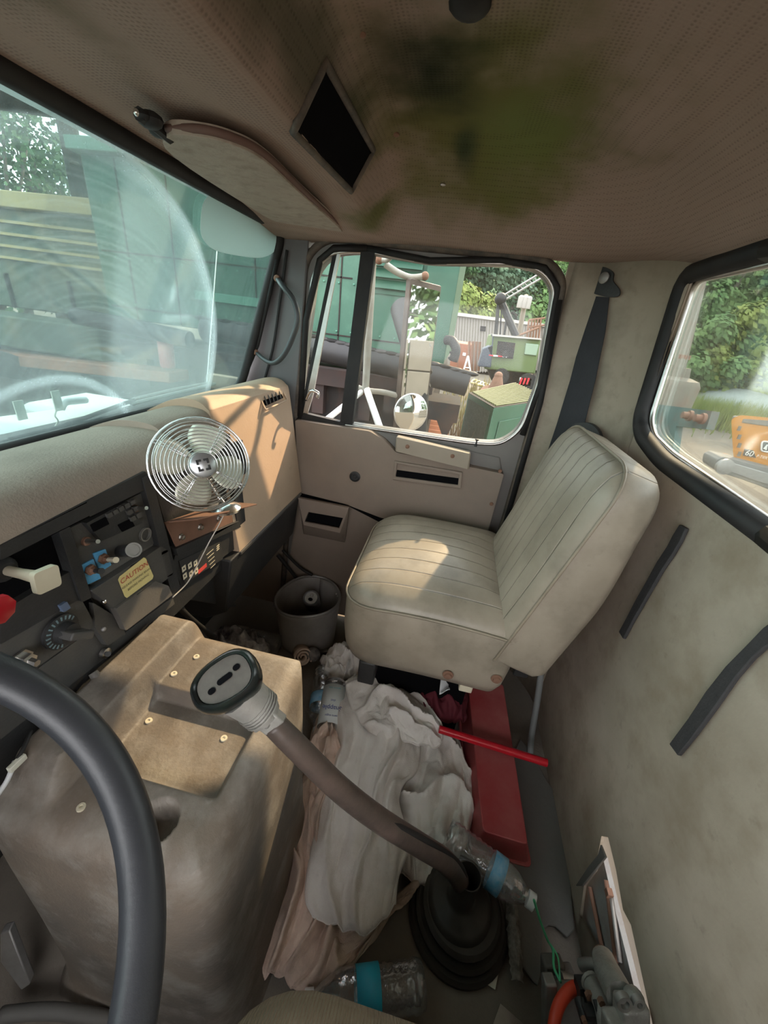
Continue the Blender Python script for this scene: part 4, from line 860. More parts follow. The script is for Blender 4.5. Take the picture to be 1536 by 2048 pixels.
b=MB(); b.tube(smooth_path([D(1152,1974,.63),D(1135,1985,.625),D(1118,2010,.615),D(1108,2048,.60),D(1104,2100,.59)],6),.0088,12); tag(b.build('red_hose',M['redhose'],smooth=True),'bright red air hose curving down at the bottom right','hose')
sbk=thing('seat_rail',P(1115,1960,'z',.03),'dusty grey metal seat rail bracket below the green string','bracket')
b=MB(); b.obox(D(1105,1945,.68),RIGHT*.018,UP*.024,FWD*.012); b.obox(D(1128,1968,.67),RIGHT*.02,UP*.018,FWD*.02); b.build('rail_block',M['dustyplastic'],sbk,bevel=.004)
b=MB(); b.obox(D(1098,2010,.64),RIGHT*.010,UP*.045,FWD*.010); b.obox(D(1132,2025,.64),RIGHT*.022,UP*.045,FWD*.010); b.build('rail_leg',M['dullsteel'],sbk,bevel=.003)
b=MB(); b.tube([D(1120,1963,.66),D(1160,1975,.66)],.014,12); b.build('rail_roller',M['dullsteel'],sbk,smooth='auto')
b=MB(); b.tube(smooth_path([D(1068,1800,.70),D(1080,1840,.71),D(1095,1880,.72),D(1106,1900,.69),D(1108,1935,.66),D(1122,1965,.64)],5),.0022,6); b.tube(smooth_path([D(1102,1890,.69),D(1116,1915,.67),D(1120,1962,.64)],5),.0014,6); tag(b.build('green_string',M['string'],smooth=True),'green string from the bottle cap down to the seat rail','string')
# grey vertical pipe behind seat
b=MB(); b.tube(smooth_path([P(1085,1320,'y',-.36),P(1075,1400,'y',-.375),P(1062,1480,'y',-.39),P(1062,1540,'y',-.40)],4),.0085,10); tag(b.build('grey_conduit',mat('conduit',(.20,.21,.21),.5),smooth=True),'grey conduit running down behind the passenger seat','pipe')
# ---------------------------------------------------------------- floor mats and floor items
fm=MB(); fm.prism(smooth_path([P(*p,'z',.006) for p in [(1040,1480),(1090,1560),(1120,1620),(1148,1862),(1110,1855),(1085,1862),(1078,1960),(1065,1965),(1020,1900),(985,1850),(1010,1760),(1000,1600)]],2,True),(0,0,.006)); tag(fm.build('floor_mat',M['mat2'],bevel=.002),'dark grey rubber mat piece beside the red box by the rear wall','floor mat')
mt=MB()
def mudf(u,v):
    p0=P(1022,1790,'z',.02); p1=P(1035,1965,'z',.02); s_=Vector((0,1,0)); c=p0.lerp(p1,u); w_=.012+.006*noise.noise(Vector((u*12,0,3)))
    return c+s_*(v-.5)*2*w_+Vector((0,0,.010*math.sin(math.pi*v)+.006*noise.noise(Vector((u*30,v*9,0)))))
mt.grid(mudf,50,10); tag(mt.build('dried_sealant',mat('sealant',(.30,.29,.26),.9,c2=(.12,.11,.10),scale=60,amt=.9,bump=.6,bscale=120),smooth=True),'crumbling grey strip of dried sealant below the water bottle','sealant')
b=MB(); b.prism([P(*p,'z',.004) for p in [(975,1912),(998,1938),(990,1980),(960,1960)]],(0,0,.0015)); tag(b.build('paper_scrap',M['paper']),'small white torn paper scrap on the floor below the gear boot','paper')
b=MB(); b.prism([P(*p,'z',.004) for p in [(1000,2008),(1045,2048),(1060,2080),(975,2080)]],(0,0,.003)); tag(b.build('paper_scrap',M['clothdirty']),'dirty grey scrap on the floor at the bottom edge','paper')
# red box
rb=thing('red_box',(.6,-.28,0),'long faded red plastic box lying on the floor below the seat','box')
tb=[Vector((.88,-.205,.09)),Vector((.90,-.315,.09)),P(1056,1690,'z',.09),P(966,1662,'z',.09)]; bb=[Vector((.885,-.19,.0)),Vector((.905,-.325,.0)),P(1064,1722,'z',.03),P(945,1690,'z',.03)]
bb[2].z=bb[3].z=.012
tb=rounded(tb,.010,3); bb=rounded(bb,.014,3); n=len(tb)
b=MB(); b.v+=bb+tb; b.f+=[tuple(range(n)),tuple(range(2*n-1,n-1,-1))]+[(i,(i+1)%n,(i+1)%n+n,i+n) for i in range(n)]; b.build('lid',M['redplastic'],rb,bevel=.004,bseg=3)
c=sum(bb,Vector())/n; b=MB(); b.prism([Vector((c.x+(p.x-c.x)*1.03,c.y+(p.y-c.y)*1.05,0)) for p in bb],(0,0,.016)); b.build('base',M['redplastic'],rb,bevel=.003)
b=MB(); b.tube([P(878,1458,'z',.14),P(1094,1526,'z',.128)],.0095,16); tag(b.build('red_rod',M['redrod'],smooth='auto',bevel=.001),'glossy red rod lying across the faded red box','rod')
# bucket and can
bk=thing('bucket',(.995,.352,0),'dented grey plastic bucket on the floor in front of the seat','bucket')
def bucketf(u,v):
    a=2*math.pi*u; h=.185*v; r=(.093+.014*v)*(1+.05*math.cos(2*a+1)*v+.035*math.cos(3*a)*v); return (.992+r*math.cos(a),.352+r*math.sin(a),.002+h+.006*math.sin(2*a)*v)
b=MB(); b.grid(bucketf,40,10); b.build('body',M['bucket'],bk,smooth=True,solid=.003)
b=MB(); b.prism([bucketf(k/30,.06) for k in range(30)],(0,0,.003)); b.build('bottom',mat('muck',(.03,.018,.014),.8,c2=(.12,.03,.02),scale=30),bk)
b=MB(); b.tube([bucketf(k/40,1) for k in range(40)],.0045,8,closed=True); b.build('rim',M['dullsteel'],bk,smooth=True)
for a_ in (.33,.85):
    p=Vector(bucketf(a_,.88)); b=MB(); b.sphere(p,.005); b.sphere(p+Vector((.012,.01,0)),.005); b.build('handle_rivet',M['steel'],bk,smooth=True)
cn_=thing('drink_can',D(620,1195,1.17),'opened silver drink can standing tilted in the bucket','can')
ctop_=P(622,1196,'z',.165); cax=(Vector((-.45,-.10,.60))).normalized(); c0=ctop_-cax*.105
b=MB(); b.lathe([(.022,0),(.029,.008),(.029,.100),(.0245,.110),(.0225,.112),(.0205,.109),(.0005,.109)],c0,cax,28); b.build('body',M['can'],cn_,smooth='auto')
u=cax.cross(Vector((0,1,0))).normalized(); v=cax.cross(u)
b=MB(); b.prism([c0+cax*.1095+u*(math.cos(t)*.006+.006)+v*math.sin(t)*.008 for t in [2*math.pi*i/16 for i in range(16)]],cax*.0006); b.build('mouth',M['shadeblack'],cn_)
b=MB(); b.tube([c0+cax*.1105+u*(math.cos(t)*.006-.008)+v*math.sin(t)*.005 for t in [2*math.pi*i/16 for i in range(16)]],.0014,6,closed=True); b.build('pull_tab',M['steel'],cn_,smooth=True)
b=MB(); b.tube([(.945,.40,.02),(.94,.405,.10)],.005,8); tag(b.build('yellow_stick',M['yellowtag'],smooth=True),'small yellow stick inside the bucket beside the drink can','stick')
# plastic film / strip under the bucket
b=MB(); b.tube([P(640,1302,'z',.02),P(690,1298,'z',.02)],.007,8,flat=.5); tag(b.build('metal_strip',M['steel'],smooth=True),'shiny flat metal strip on the floor behind the bucket and rags','strip')
# ---------------------------------------------------------------- bottles
def pet():
    "thin crinkled clear plastic: see-through with strong sharp highlights"
    m_=bpy.data.materials.new('clearplastic'); m_.use_nodes=True; N=m_.node_tree.nodes; L=m_.node_tree.links; N.remove(N['Principled BSDF']); out=N['Material Output']
    tr=N.new('ShaderNodeBsdfTransparent'); tr.inputs[0].default_value=(.93,.94,.94,1); gl=N.new('ShaderNodeBsdfGlossy'); gl.inputs['Roughness'].default_value=.12; gl.inputs[0].default_value=(.95,.97,1,1)
    df=N.new('ShaderNodeBsdfDiffuse'); df.inputs[0].default_value=(.62,.63,.62,1)
    lw=N.new('ShaderNodeLayerWeight'); lw.inputs[0].default_value=.45; mr=N.new('ShaderNodeMapRange'); mr.inputs[1].default_value=0; mr.inputs[2].default_value=1; mr.inputs[3].default_value=.14; mr.inputs[4].default_value=.75
    L.new(lw.outputs['Facing'],mr.inputs[0]); m1=N.new('ShaderNodeMixShader'); L.new(mr.outputs[0],m1.inputs[0]); L.new(tr.outputs[0],m1.inputs[1]); L.new(gl.outputs[0],m1.inputs[2])
    m2=N.new('ShaderNodeMixShader'); m2.inputs[0].default_value=.10; L.new(m1.outputs[0],m2.inputs[1]); L.new(df.outputs[0],m2.inputs[2]); L.new(m2.outputs[0],out.inputs[0])
    tc=N.new('ShaderNodeTexCoord'); n=N.new('ShaderNodeTexNoise'); n.inputs['Scale'].default_value=70; n.inputs['Detail'].default_value=2; L.new(tc.outputs['Object'],n.inputs[0])
    bp=N.new('ShaderNodeBump'); bp.inputs['Strength'].default_value=.5; bp.inputs['Distance'].default_value=.006; L.new(n.outputs[0],bp.inputs['Height']); L.new(bp.outputs[0],gl.inputs['Normal']); return m_
PET=pet()
def bottle(label,a,c,r,lab,lm,capm='white',ribs=8,extra=None,neck=True):
    "a = base end, c = cap end"
    a=Vector(a); c=Vector(c); ax=(c-a).normalized(); L_=(c-a).length
    t=thing('plastic_bottle',a,label,'bottle')
    pf=[(r*.55,.004),(r*.9,0),(r,.012)]
    for k in range(ribs*2+1):
        h=L_*(.08+.50*k/(ribs*2)); pf.append((r*(1 if k%2==0 else .92),h))
    pf+=[(r,L_*.60),(r*.97,L_*.70),(r*.80,L_*.80),(r*.50,L_*.89),(r*.38,L_*.92),(r*.38,L_*.99)]
    b=MB(); b.lathe(pf,a,ax,30,close=False); b.lathe([(r*.55,.004),(.0005,.010)],a,ax,30,close=False); b.build('body',PET,t,smooth=True)
    l0,l1=lab
    if lm: b=MB(); b.lathe([(r*1.012,L_*l0),(r*1.012,L_*l1)],a,ax,32,close=False); lb=b.build('label',lm,t,smooth=True,solid=.0004)
    else: lb=None
    b=MB(); b.lathe([(r*.45,L_*.93),(r*.46,L_),(r*.40,L_*1.005),(.0005,L_*1.005)],a,ax,20); b.build('cap',M[capm],t,smooth='auto')
    return t,lb,ax
M['labelblue']=mat('labelblue',(.10,.42,.72),.45,c2=(.55,.70,.78),scale=55,amt=.55)
M['labelcyan']=mat('labelcyan',(.03,.55,.78),.45,c2=(.10,.42,.70),scale=50,amt=.4)
mk('labelwhite',(.72,.76,.74),.45,c2=(.62,.68,.68),scale=12)
def labtext(lb,a,ax,r,L_,h,s_,m_,size,side=0,flip=1):
    "flat letters resting on the label facing the camera"
    c=Vector(a)+ax*(L_*h); n=(CAM-c); n=(n-ax*n.dot(ax)).normalized(); e=ax.cross(n)*flip
    if side: n=(n*math.cos(side)+e*math.sin(side)).normalized()
    ey=-ax*flip; ex_=ey.cross(n); return text('lettering',s_,M[m_],lb,c+n*(r*1.05),ex_,ey,size,.0006)
b1a,b1c=Vector((.462,-.125,.088)),Vector((.365,-.318,.098)); b1a=P(893,1668,'z',.105); b1c=P(1068,1806,'z',.095)
t,lb,ax=bottle('clear water bottle with a blue label leaning on the gear boot beside a green string',b1a,b1c,.033,(.52,.66),M['labelblue'],'white')
L1=(b1c-b1a).length; labtext(lb,b1a,ax,.033,L1,.59,'Aquafina','blacktext',.010) if False else None
b2a=P(845,1968,'z',.034); b2c=P(600,2005,'z',.034); b2c=b2a+(b2c-b2a).normalized()*.20
t,lb,ax=bottle('clear water bottle with a cyan label lying in front of the driver seat',b2a,b2c,.033,(.38,.58),M['labelcyan'],'white')
b3a=P(655,1350,'z',.06); b3c=b3a+Vector((-.16,-.05,-.01)).normalized()*.20; b3a=P(648,1340,'z',.05); b3c=b3a+(P(632,1500,'z',.035)-b3a).normalized()*.20
t,lb,ax=bottle('clear water bottle with a blue label wedged beside the engine cover',b3a,b3c,.031,(.45,.62),M['labelblue'],'white')
b4a=P(672,1365,'z',.10); b4c=b4a+(P(648,1520,'z',.06)-b4a).normalized()*.20
t,lb,ax=bottle('clear drink bottle with a white and blue lettered label beside the white shirt',b4a,b4c,.032,(.10,.62),M['labelwhite'],'white',ribs=2)
labtext(lb,b4a,ax,.032,.20,.45,'Snapple','navytext' if 'navytext' in M else 'blacktext',.020) if False else None
M['navytext']=mat('navytext',(.03,.06,.30),.5); M['tealtext']=mat('tealtext',(.05,.35,.40),.5)
def lt2(s_,h,size,m_): 
    labtext(lb,b4a,ax,.0325,.20,h,s_,m_,size,flip=-1)
lt2('lemon tea',.17,.008,'tealtext'); lt2('diet',.34,.009,'navytext'); lt2('Snapple',.44,.017,'navytext'); lt2('zero sugar',.54,.008,'navytext')
b5a=P(560,1290,'z',.035); b5c=P(440,1262,'z',.05)
t,lb,ax=bottle('dusty clear bottle half under a dark patterned rag behind the engine cover',b5a,b5c,.034,(0,0),None,'blackplastic')
# ---------------------------------------------------------------- rags
def polyl(pts,t):
    ls=[(pts[i+1]-pts[i]).length for i in range(len(pts)-1)]; tot=sum(ls); s_=t*tot
    for i,l in enumerate(ls):
        if s_<=l or i==len(ls)-1: return pts[i].lerp(pts[i+1],min(1,s_/max(l,1e-6)))
        s_-=l
def rag(name,label,L_,T_,R_,B_,m_,z0=.05,h=.04,fold=.010,fdir=0,freq=5,seed=0,nu=60,nv=80,zt=None,cat='rag',parent=None,hem=True,edge=.5):
    def cv(pl): return smooth_path([P(x,y,'z',z0 if len(e)==0 else e[0]) for x,y,*e in pl],6)
    L_,T_,R_,B_=map(cv,(L_,T_,R_,B_)); b=MB(); 
    def fn(u,v):
        a,c=polyl(L_,v),polyl(R_,v); t,bo=polyl(T_,u),polyl(B_,u)
        p=a*(1-u)+c*u+t*(1-v)+bo*v-(T_[0]*(1-u)*(1-v)+T_[-1]*u*(1-v)+B_[0]*(1-u)*v+B_[-1]*u*v)
        bul=(max(0,math.sin(math.pi*u))*max(0,math.sin(math.pi*v)))**edge
        w1=noise.noise(Vector((u*2.1+seed,v*2.1,seed))); w2=noise.noise(Vector((u*3+seed*2,v*3,7+seed)))
        s_=(u if fdir==0 else v)+.22*w1; f1=1-abs(((s_*freq+.6*w2)%1)*2-1)          # ridged folds
        f2=noise.noise(Vector((u*9+seed,v*5,seed*3)));
        f1=f1**3*1.4
        k=.35+.65*bul
        p=p+Vector((0,0,h*bul+fold*(f1-.4)*k*1.5+fold*1.3*f2*k+fold*.22*noise.noise(Vector((u*26,v*20,seed)))))
        d=Vector((noise.noise(Vector((u*6,v*6,seed+9))),noise.noise(Vector((u*6,v*6,seed+19))),0))*.008
        p+=d; p.z=max(p.z,.004+.002*seed%3*.001); return p
    b.grid(fn,nu,nv); o=b.build(name,m_,parent,smooth=True,solid=.0025,fix=False)
    if label: tag(o,label,cat)
    if hem:
        ed=[fn(i/nu,1) for i in range(nu+1)]; hb=MB(); hb.tube(ed,.0018,6)
        ed=[fn(1,j/nv) for j in range(nv+1)]; hb.tube(ed,.0016,6); hb.build('hem',m_,o,smooth=True)
    return o
rag('shirt','dirty tan and pinkish work shirt crumpled along the engine cover',
    [(640,1420),(612,1500),(575,1600),(556,1680),(560,1730),(520,1830),(492,1940)],[(640,1420),(665,1450),(700,1500)],
    [(700,1500),(690,1600),(660,1700),(680,1800),(700,1880),(660,1960),(600,1995)],[(492,1940),(530,1955),(565,1950),(600,1995)],M['clothpink'],.02,.055,.022,0,4,1)
rag('shirt','stained beige shirt tail spread under the white shirt',
    [(610,1740),(600,1850),(590,1950),(605,1990)],[(610,1740),(700,1780),(790,1790),(870,1700)],[(870,1700),(850,1760),(800,1800),(745,1885),(715,1900)],[(605,1990),(660,1965),(690,1930),(715,1900)],M['clothbeige'],.012,.030,.010,0,4,2)
rag('shirt','stained off-white shirt heap with a button pocket beside the red box',
    [(790,1480),(770,1560),(790,1640),(800,1740)],[(790,1480),(850,1450),(900,1470),(935,1530)],[(935,1530),(950,1600),(940,1660),(905,1740)],[(800,1740),(850,1770),(905,1740)],M['clothwhite'],.03,.05,.018,1,3,3)
sh_=rag('shirt','large off-white shirt lying on top of the rag pile under the gear lever',
    [(690,1362),(668,1440),(655,1530),(640,1620),(618,1720),(612,1790),(625,1830)],[(690,1362),(720,1348),(760,1350),(800,1400)],
    [(800,1400),(840,1440),(835,1530),(800,1600),(815,1690),(800,1760),(790,1810)],[(625,1830),(680,1855),(740,1862),(790,1810)],M['clothwhite'],.075,.045,.016,0,2.6,4)
rag('collar',None,[(690,1362),(700,1410),(725,1450),(760,1480)],[(690,1362),(760,1340),(830,1390),(886,1452)],[(886,1452),(884,1480),(878,1490)],[(760,1480),(800,1478),(840,1490),(878,1490)],M['clothwhite'],.115,.035,.014,1,3,5,parent=sh_)
rag('rag','crumpled greyish white rag tucked between the bucket and seat front',
    [(640,1320),(650,1345),(665,1362)],[(640,1320),(670,1295),(710,1290),(735,1310)],[(735,1310),(730,1340),(722,1352)],[(665,1362),(690,1358),(722,1352)],M['clothwhite'],.06,.04,.018,0,3,6,40,40)
rag('rag','pinkish rag bunched beside the lettered bottle',
    [(640,1450),(615,1510),(600,1580)],[(640,1450),(655,1440),(672,1475)],[(672,1475),(690,1520),(672,1580)],[(600,1580),(640,1600),(672,1580)],M['clothpink'],.06,.05,.012,0,3,8,40,40)
rag('rag','dark grey patterned rag over the bottle behind the engine cover',
    [(415,1272),(430,1300),(470,1320)],[(415,1272),(450,1255),(490,1262),(522,1275)],[(522,1275),(540,1295),(530,1315)],[(470,1320),(500,1318),(530,1315)],
    mat('patternrag',(.52,.48,.43),.9,c2=(.06,.05,.06),scale=22,amt=1,bump=.3,bscale=300),.08,.03,.014,0,3,10,40,30)
# rolled sock
sk=thing('rolled_sock',P(605,1312,'z',.05),'rolled grey and cream sock with a zigzag pattern','sock')
c=P(612,1310,'z',.06); b=MB()
c=P(604,1312,'z',.055); sa=Vector((-.75,-.45,.50)).normalized(); s1_=sa.cross(Vector((0,0,1))).normalized(); s2_=s1_.cross(sa)
pts=[]
for k in range(60):
    t=k/59; a=t*2.6*2*math.pi; r=.006+.024*t; pts.append(c+(s1_*math.cos(a)+s2_*math.sin(a))*r)
for k in range(len(pts)-1): pass
vs=[]; 
for p in pts: vs+=[p-sa*.035,p+sa*.02]
b.add(vs,[(2*i,2*i+1,2*i+3,2*i+2) for i in range(59)]); b.build('roll',M['clothbeige'],sk,smooth=True,solid=.004,fix=False)
b=MB(); b.sphere(c+s1_*-.034+sa*.005,.022,(1,1.1,1.1)); b.build('toe',mat('socktoe',(.09,.085,.09),.9,c2=(.42,.38,.34),scale=26,amt=.8),sk,smooth=True)
rag('dark_cloth','dark red cloth stuffed under the passenger seat',[(800,1345),(820,1390),(850,1440)],[(800,1345),(850,1350),(930,1370)],[(930,1370),(935,1400),(930,1440)],[(850,1440),(890,1445),(930,1440)],M['darkred'],.10,.05,.012,0,4,12,40,40,cat='cloth')
b=MB(); b.grid(lambda u,v: P(880+18*u,1358+26*v,'z',.20)+Vector((0,0,.01*math.sin(u*3+v*5))),6,6); tag(b.build('tissue',M['white'],smooth=True,solid=.002),'small white tissue sticking out under the seat','tissue')
# cables under dash
for i,(pl,r) in enumerate([([(330,1175),(350,1205),(385,1240),(430,1275)],.006),([(350,1190),(372,1225),(405,1255),(440,1300)],.004),([(555,1110),(580,1140),(600,1165)],.006),([(565,1100),(600,1135),(625,1150)],.005)]):
    b=MB(); 
    pts=[P(x,y,'y',.46+.02*i) for x,y in pl] if i<2 else [P(x,y,'x',1.09) for x,y in pl]
    b.tube(smooth_path(pts,5),r,8); tag(b.build('cable',M['rubber'],smooth=True),['thick black cable drooping behind the engine cover','thin black cable drooping behind the engine cover','thick black hose under the glove box','thin black hose under the glove box'][i],'cable')
# ================================================================ OUTSIDE
GZ=-1.2
mk('gravel',(.15,.125,.095),.95,c2=(.10,.085,.065),scale=.8,amt=.9,dirt=(.19,.165,.13),dscale=6,damt=.6,bump=.5,bscale=30)
mk('machgreen',(.013,.066,.040),.5,c2=(.016,.078,.048),scale=3,amt=.6,dirt=(.05,.13,.085),dscale=6,damt=.4)
mk('machgreen_dull',(.03,.055,.038),.7,c2=(.06,.075,.045),scale=2.2,amt=.8,dirt=(.16,.12,.07),dscale=5,damt=.5)
mk('machgreen_light',(.05,.16,.11),.5)
mk('yellowrail',(.26,.20,.09),.7,c2=(.18,.15,.08),scale=9)
mk('darkmetal',(.017,.016,.016),.8,spec=.2,c2=(.03,.024,.02),scale=3,dirt=(.06,.035,.025),dscale=6,damt=.6)
mk('blackpipe',(.013,.014,.016),.5,spec=.35,c2=(.028,.025,.023),scale=5)
mk('orangebeam',(.26,.09,.045),.8,c2=(.14,.06,.04),scale=5,amt=.8)
mk('whitehood',(.62,.66,.68),.45,c2=(.50,.52,.52),scale=5)
mk('mirrorarm',(.36,.37,.34),.5,c2=(.24,.19,.15),scale=22,amt=.6)
mk('warehouse',(.23,.205,.18),.8,c2=(.19,.17,.15),scale=2); mk('roofwhite',(.38,.36,.34),.7)
mk('container',(.26,.10,.055),.8,c2=(.28,.12,.08),scale=2)
mk('limegreen',(.09,.13,.04),.6,c2=(.07,.11,.035),scale=2); mk('steelgreen',(.03,.095,.055),.6,c2=(.04,.08,.05),scale=4)
mk('mesh',(.05,.065,.05),.8,c2=(.10,.13,.10),scale=40,amt=.9)
mk('excorange',(.50,.20,.015),.45,c2=(.42,.165,.012),scale=5); mk('track',(.16,.155,.145),.7,c2=(.10,.10,.095),scale=8)
mk('mast',(.16,.145,.11),.7,c2=(.11,.10,.075),scale=9,dirt=(.20,.11,.07),dscale=9,damt=.6)
mk('bluegreen',(.07,.13,.12),.6,c2=(.10,.16,.14),scale=8,dirt=(.20,.09,.06),dscale=9,damt=.6)
mk('concrete',(.24,.205,.16),.85,c2=(.18,.155,.12),scale=2); mk('trunk',(.09,.075,.06),.9)
mk('drygrass',(.24,.19,.075),.9,c2=(.17,.16,.055),scale=2); mk('brownweed',(.26,.17,.10),.9)
mirr=bpy.data.materials.new('mirrorglass'); mirr.use_nodes=True; bb_=mirr.node_tree.nodes['Principled BSDF']; bb_.inputs['Metallic'].default_value=1; bb_.inputs['Roughness'].default_value=.02; bb_.inputs['Base Color'].default_value=(.85,.86,.84,1)
def leafm(k,c,c2):
    m_=mat(k,c,.7,c2=c2,scale=1.2,amt=1,spec=.2,detail=2); return m_
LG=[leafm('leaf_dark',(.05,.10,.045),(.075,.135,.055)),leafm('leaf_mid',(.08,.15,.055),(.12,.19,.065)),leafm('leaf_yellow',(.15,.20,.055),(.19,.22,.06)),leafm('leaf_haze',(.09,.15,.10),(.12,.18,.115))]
b=MB(); b.grid(lambda u,v:(-30+110*u,-60+110*v,GZ+.05*noise.noise(Vector((u*60,v*60,0)))),60,60); tag(b.build('ground',M['gravel'],smooth=True),'pale gravel and dirt yard around the truck','ground',kind='structure')
# wooded hillside
def hill(u,v):
    a=math.radians(-80+118*u); r=42+60*v; return (r*math.cos(a),r*math.sin(a),GZ+24*sst(0,1,v)+1.2*noise.noise(Vector((u*20,v*14,1))))
b=MB(); b.grid(hill,70,20); tag(b.build('hillside',LG[0],smooth=True),'wooded green hillside behind the yard','hillside',kind='structure')
def hz(px): return 660+.125*(px-930)
def gat(px,dep,z=GZ):
    p=D(px,hz(px),dep); return Vector((p.x,p.y,z))
def tree(name,base,h,r,n,lm,label,seed,leaf=.22,low=.15,trunks=1,group='trees at the far side of the yard',cat='tree'):
    rnd=random.Random(seed); t=thing(name,base,label,cat,group)
    b=MB(); cl=[]
    for i in range(26):
        a=rnd.uniform(0,6.283); zz=rnd.uniform(low,1); rr=r*math.sqrt(max(.05,1-(2*abs(zz-.5))**2.2))*rnd.uniform(.3,.85)
        cl.append((base+Vector((rr*math.cos(a),rr*math.sin(a),h*zz*.93)),r*rnd.uniform(.26,.46)))
    V_=[];F_=[]
    for k in range(n):
        c,cr=cl[rnd.randrange(len(cl))]; d=Vector((rnd.gauss(0,1),rnd.gauss(0,1),rnd.gauss(0,.8))).normalized()*cr*rnd.uniform(.6,1.05)
        p=c+d; nrm=(d.normalized()+Vector((rnd.uniform(-.7,.7),rnd.uniform(-.7,.7),rnd.uniform(-.2,.9)))).normalized()
        u=nrm.orthogonal().normalized(); v=nrm.cross(u); s_=leaf*rnd.uniform(.6,1.2); m_=len(V_)
        V_+=[p-u*s_,p-v*s_*.55,p+u*s_,p+v*s_*.55]; F_.append((m_,m_+1,m_+2,m_+3))
    b.v=V_; b.f=F_; b.build('foliage',lm,t,fix=False)
    b=MB()
    for k in range(trunks):
        o=Vector((rnd.uniform(-.3,.3),rnd.uniform(-.3,.3),0))*r*.4; b.tube([base+o,base+o+Vector((rnd.uniform(-.2,.2),rnd.uniform(-.2,.2),h*.45)),base+o*2+Vector((0,0,h*.8))],[r*.07,r*.05,r*.02],7)
    for k in range(5):
        c,cr=cl[rnd.randrange(len(cl))]; b.tube([base+Vector((0,0,h*.4)),c],[r*.03,r*.01],5)
    b.build('trunk',M['trunk'],t,smooth=True); return t
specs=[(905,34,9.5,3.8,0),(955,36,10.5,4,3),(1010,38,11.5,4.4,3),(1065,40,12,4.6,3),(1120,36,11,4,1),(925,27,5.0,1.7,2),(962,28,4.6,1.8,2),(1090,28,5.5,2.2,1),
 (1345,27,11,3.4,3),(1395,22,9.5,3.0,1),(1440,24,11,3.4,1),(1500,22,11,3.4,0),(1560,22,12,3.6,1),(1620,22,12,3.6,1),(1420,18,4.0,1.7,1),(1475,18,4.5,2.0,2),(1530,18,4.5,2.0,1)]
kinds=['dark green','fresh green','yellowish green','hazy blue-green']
TL=['tall dark green tree right at the corner of the green machine','tall hazy tree above the left end of the warehouse','tall hazy tree rising behind the crane boom','tall hazy tree behind the utility pole','tall fresh green tree at the right edge of the passenger window','small yellowish tree peeping over the warehouse roof beside the green machine','small yellowish bush-like tree over the warehouse roof left of the crane boom','low green tree right of the utility pole',
'tall hazy tree beside the crane mast in the rear window','tall fresh green tree second from the left in the rear window','tall green tree in the middle of the rear window above the mound','tall dark tree above the excavator','tall green tree at the right edge of the rear window','tall green tree beyond the right edge of the rear window','low green tree beside the mast drum in the rear window','low yellowish tree behind the grass belt left of the excavator','low yellowish tree behind the grass belt above the excavator']
for i,(px,dp,h,r,k) in enumerate(specs):
    g='trees at the far side of the yard, passenger window' if px<1200 else 'trees behind the yard, rear window'
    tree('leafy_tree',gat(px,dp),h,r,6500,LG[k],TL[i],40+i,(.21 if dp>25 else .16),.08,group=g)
WL=['dark tree at the far left edge of the windshield','dark tree above the left half of the yellow rail','dark tree above the right half of the yellow rail','lowest dark tree beside the tall green machine house']
for i,(px,dp,h,r) in enumerate([(-30,17,9.5,3.6),(40,16,8.6,3.0),(105,19,9.0,3.0),(160,21,8.0,2.6)]):
    tree('leafy_tree',gat(px,dp),h,r,2600,LG[0],WL[i],90+i,.14,.2,2,group='trees behind the old green machine')
# ---- big green machine
def X4(px,py,x=4.0): return P(px,py,'x',x)
gm=thing('green_machine',(4.6,2.0,GZ),'large green steel machine house filling the view beyond the passenger door','machine')
ytop=P(300,318,'x',4.0)
b=MB(); b.box((4.0,.14,.75),(6.2,3.75,2.10)); b.build('house',M['machgreen'],gm,bevel=.01)
b=MB(); b.box((3.9,.05,2.10),(6.3,3.8,2.20)); b.build('roof_lip',M['machgreen_light'],gm,bevel=.01)
b=MB(); b.box((3.94,.14,.70),(4.0,.42,2.10)); b.build('corner_post',M['machgreen'],gm,bevel=.006)
b=MB()
for k in range(6): z=1.32+.085*k; b.prism([Vector((3.995,.46,z)),Vector((3.95,.46,z-.015)),Vector((3.995,.46,z+.055))],(0,.55,0))
b.build('louvres',M['machgreen'],gm)
b=MB(); b.box((3.985,.44,1.26),(4.0,1.05,1.29)); b.box((3.985,.44,1.82),(4.0,1.05,1.85)); b.build('louvre_frame',M['machgreen'],gm)
for (ya,yb,z) in [(.42,3.7,.86),(1.1,3.7,1.35)]:
    b=MB(); b.box((3.992,ya,z),(4.001,yb,z+.012)); b.build('panel_seam',M['darkmetal'],gm)
for y_ in (1.2,2.05,2.9,3.4):
    b=MB(); b.box((3.992,y_,.76),(4.001,y_+.012,2.08)); b.build('panel_seam',M['darkmetal'],gm)
b=MB()
for k in range(22):
    for z in (.90,1.31): b.sphere((3.99,.5+k*.145,z),.010,(1,1,1),6,4)
b.build('rivets',M['machgreen_light'],gm)
b=MB(); b.box((3.97,1.5,1.02),(4.0,2.7,1.10)); b.build('hand_rail',M['machgreen_light'],gm,bevel=.005)
b=MB(); b.box((4.0,.2,-1.0),(6,6.5,.45)); b.build('undercarriage',M['darkmetal'],gm)
b=MB()
for k in range(12): b.box((3.9,.3+k*.5,.10),(4.0,.42+k*.5,.45))
b.box((3.85,.2,.40),(4.02,6.4,.56)); b.box((3.86,.2,-.2),(4.0,6.4,-.05)); b.build('frame_beam',mat('reddark',(.022,.016,.015),.8,c2=(.045,.02,.015),scale=5),gm)
og=thing('old_green_machine',(4.7,5.6,GZ),'older mossy olive green machine body with a yellow top rail, at the left','machine')
zr=P(90,425,'x',4.15).z
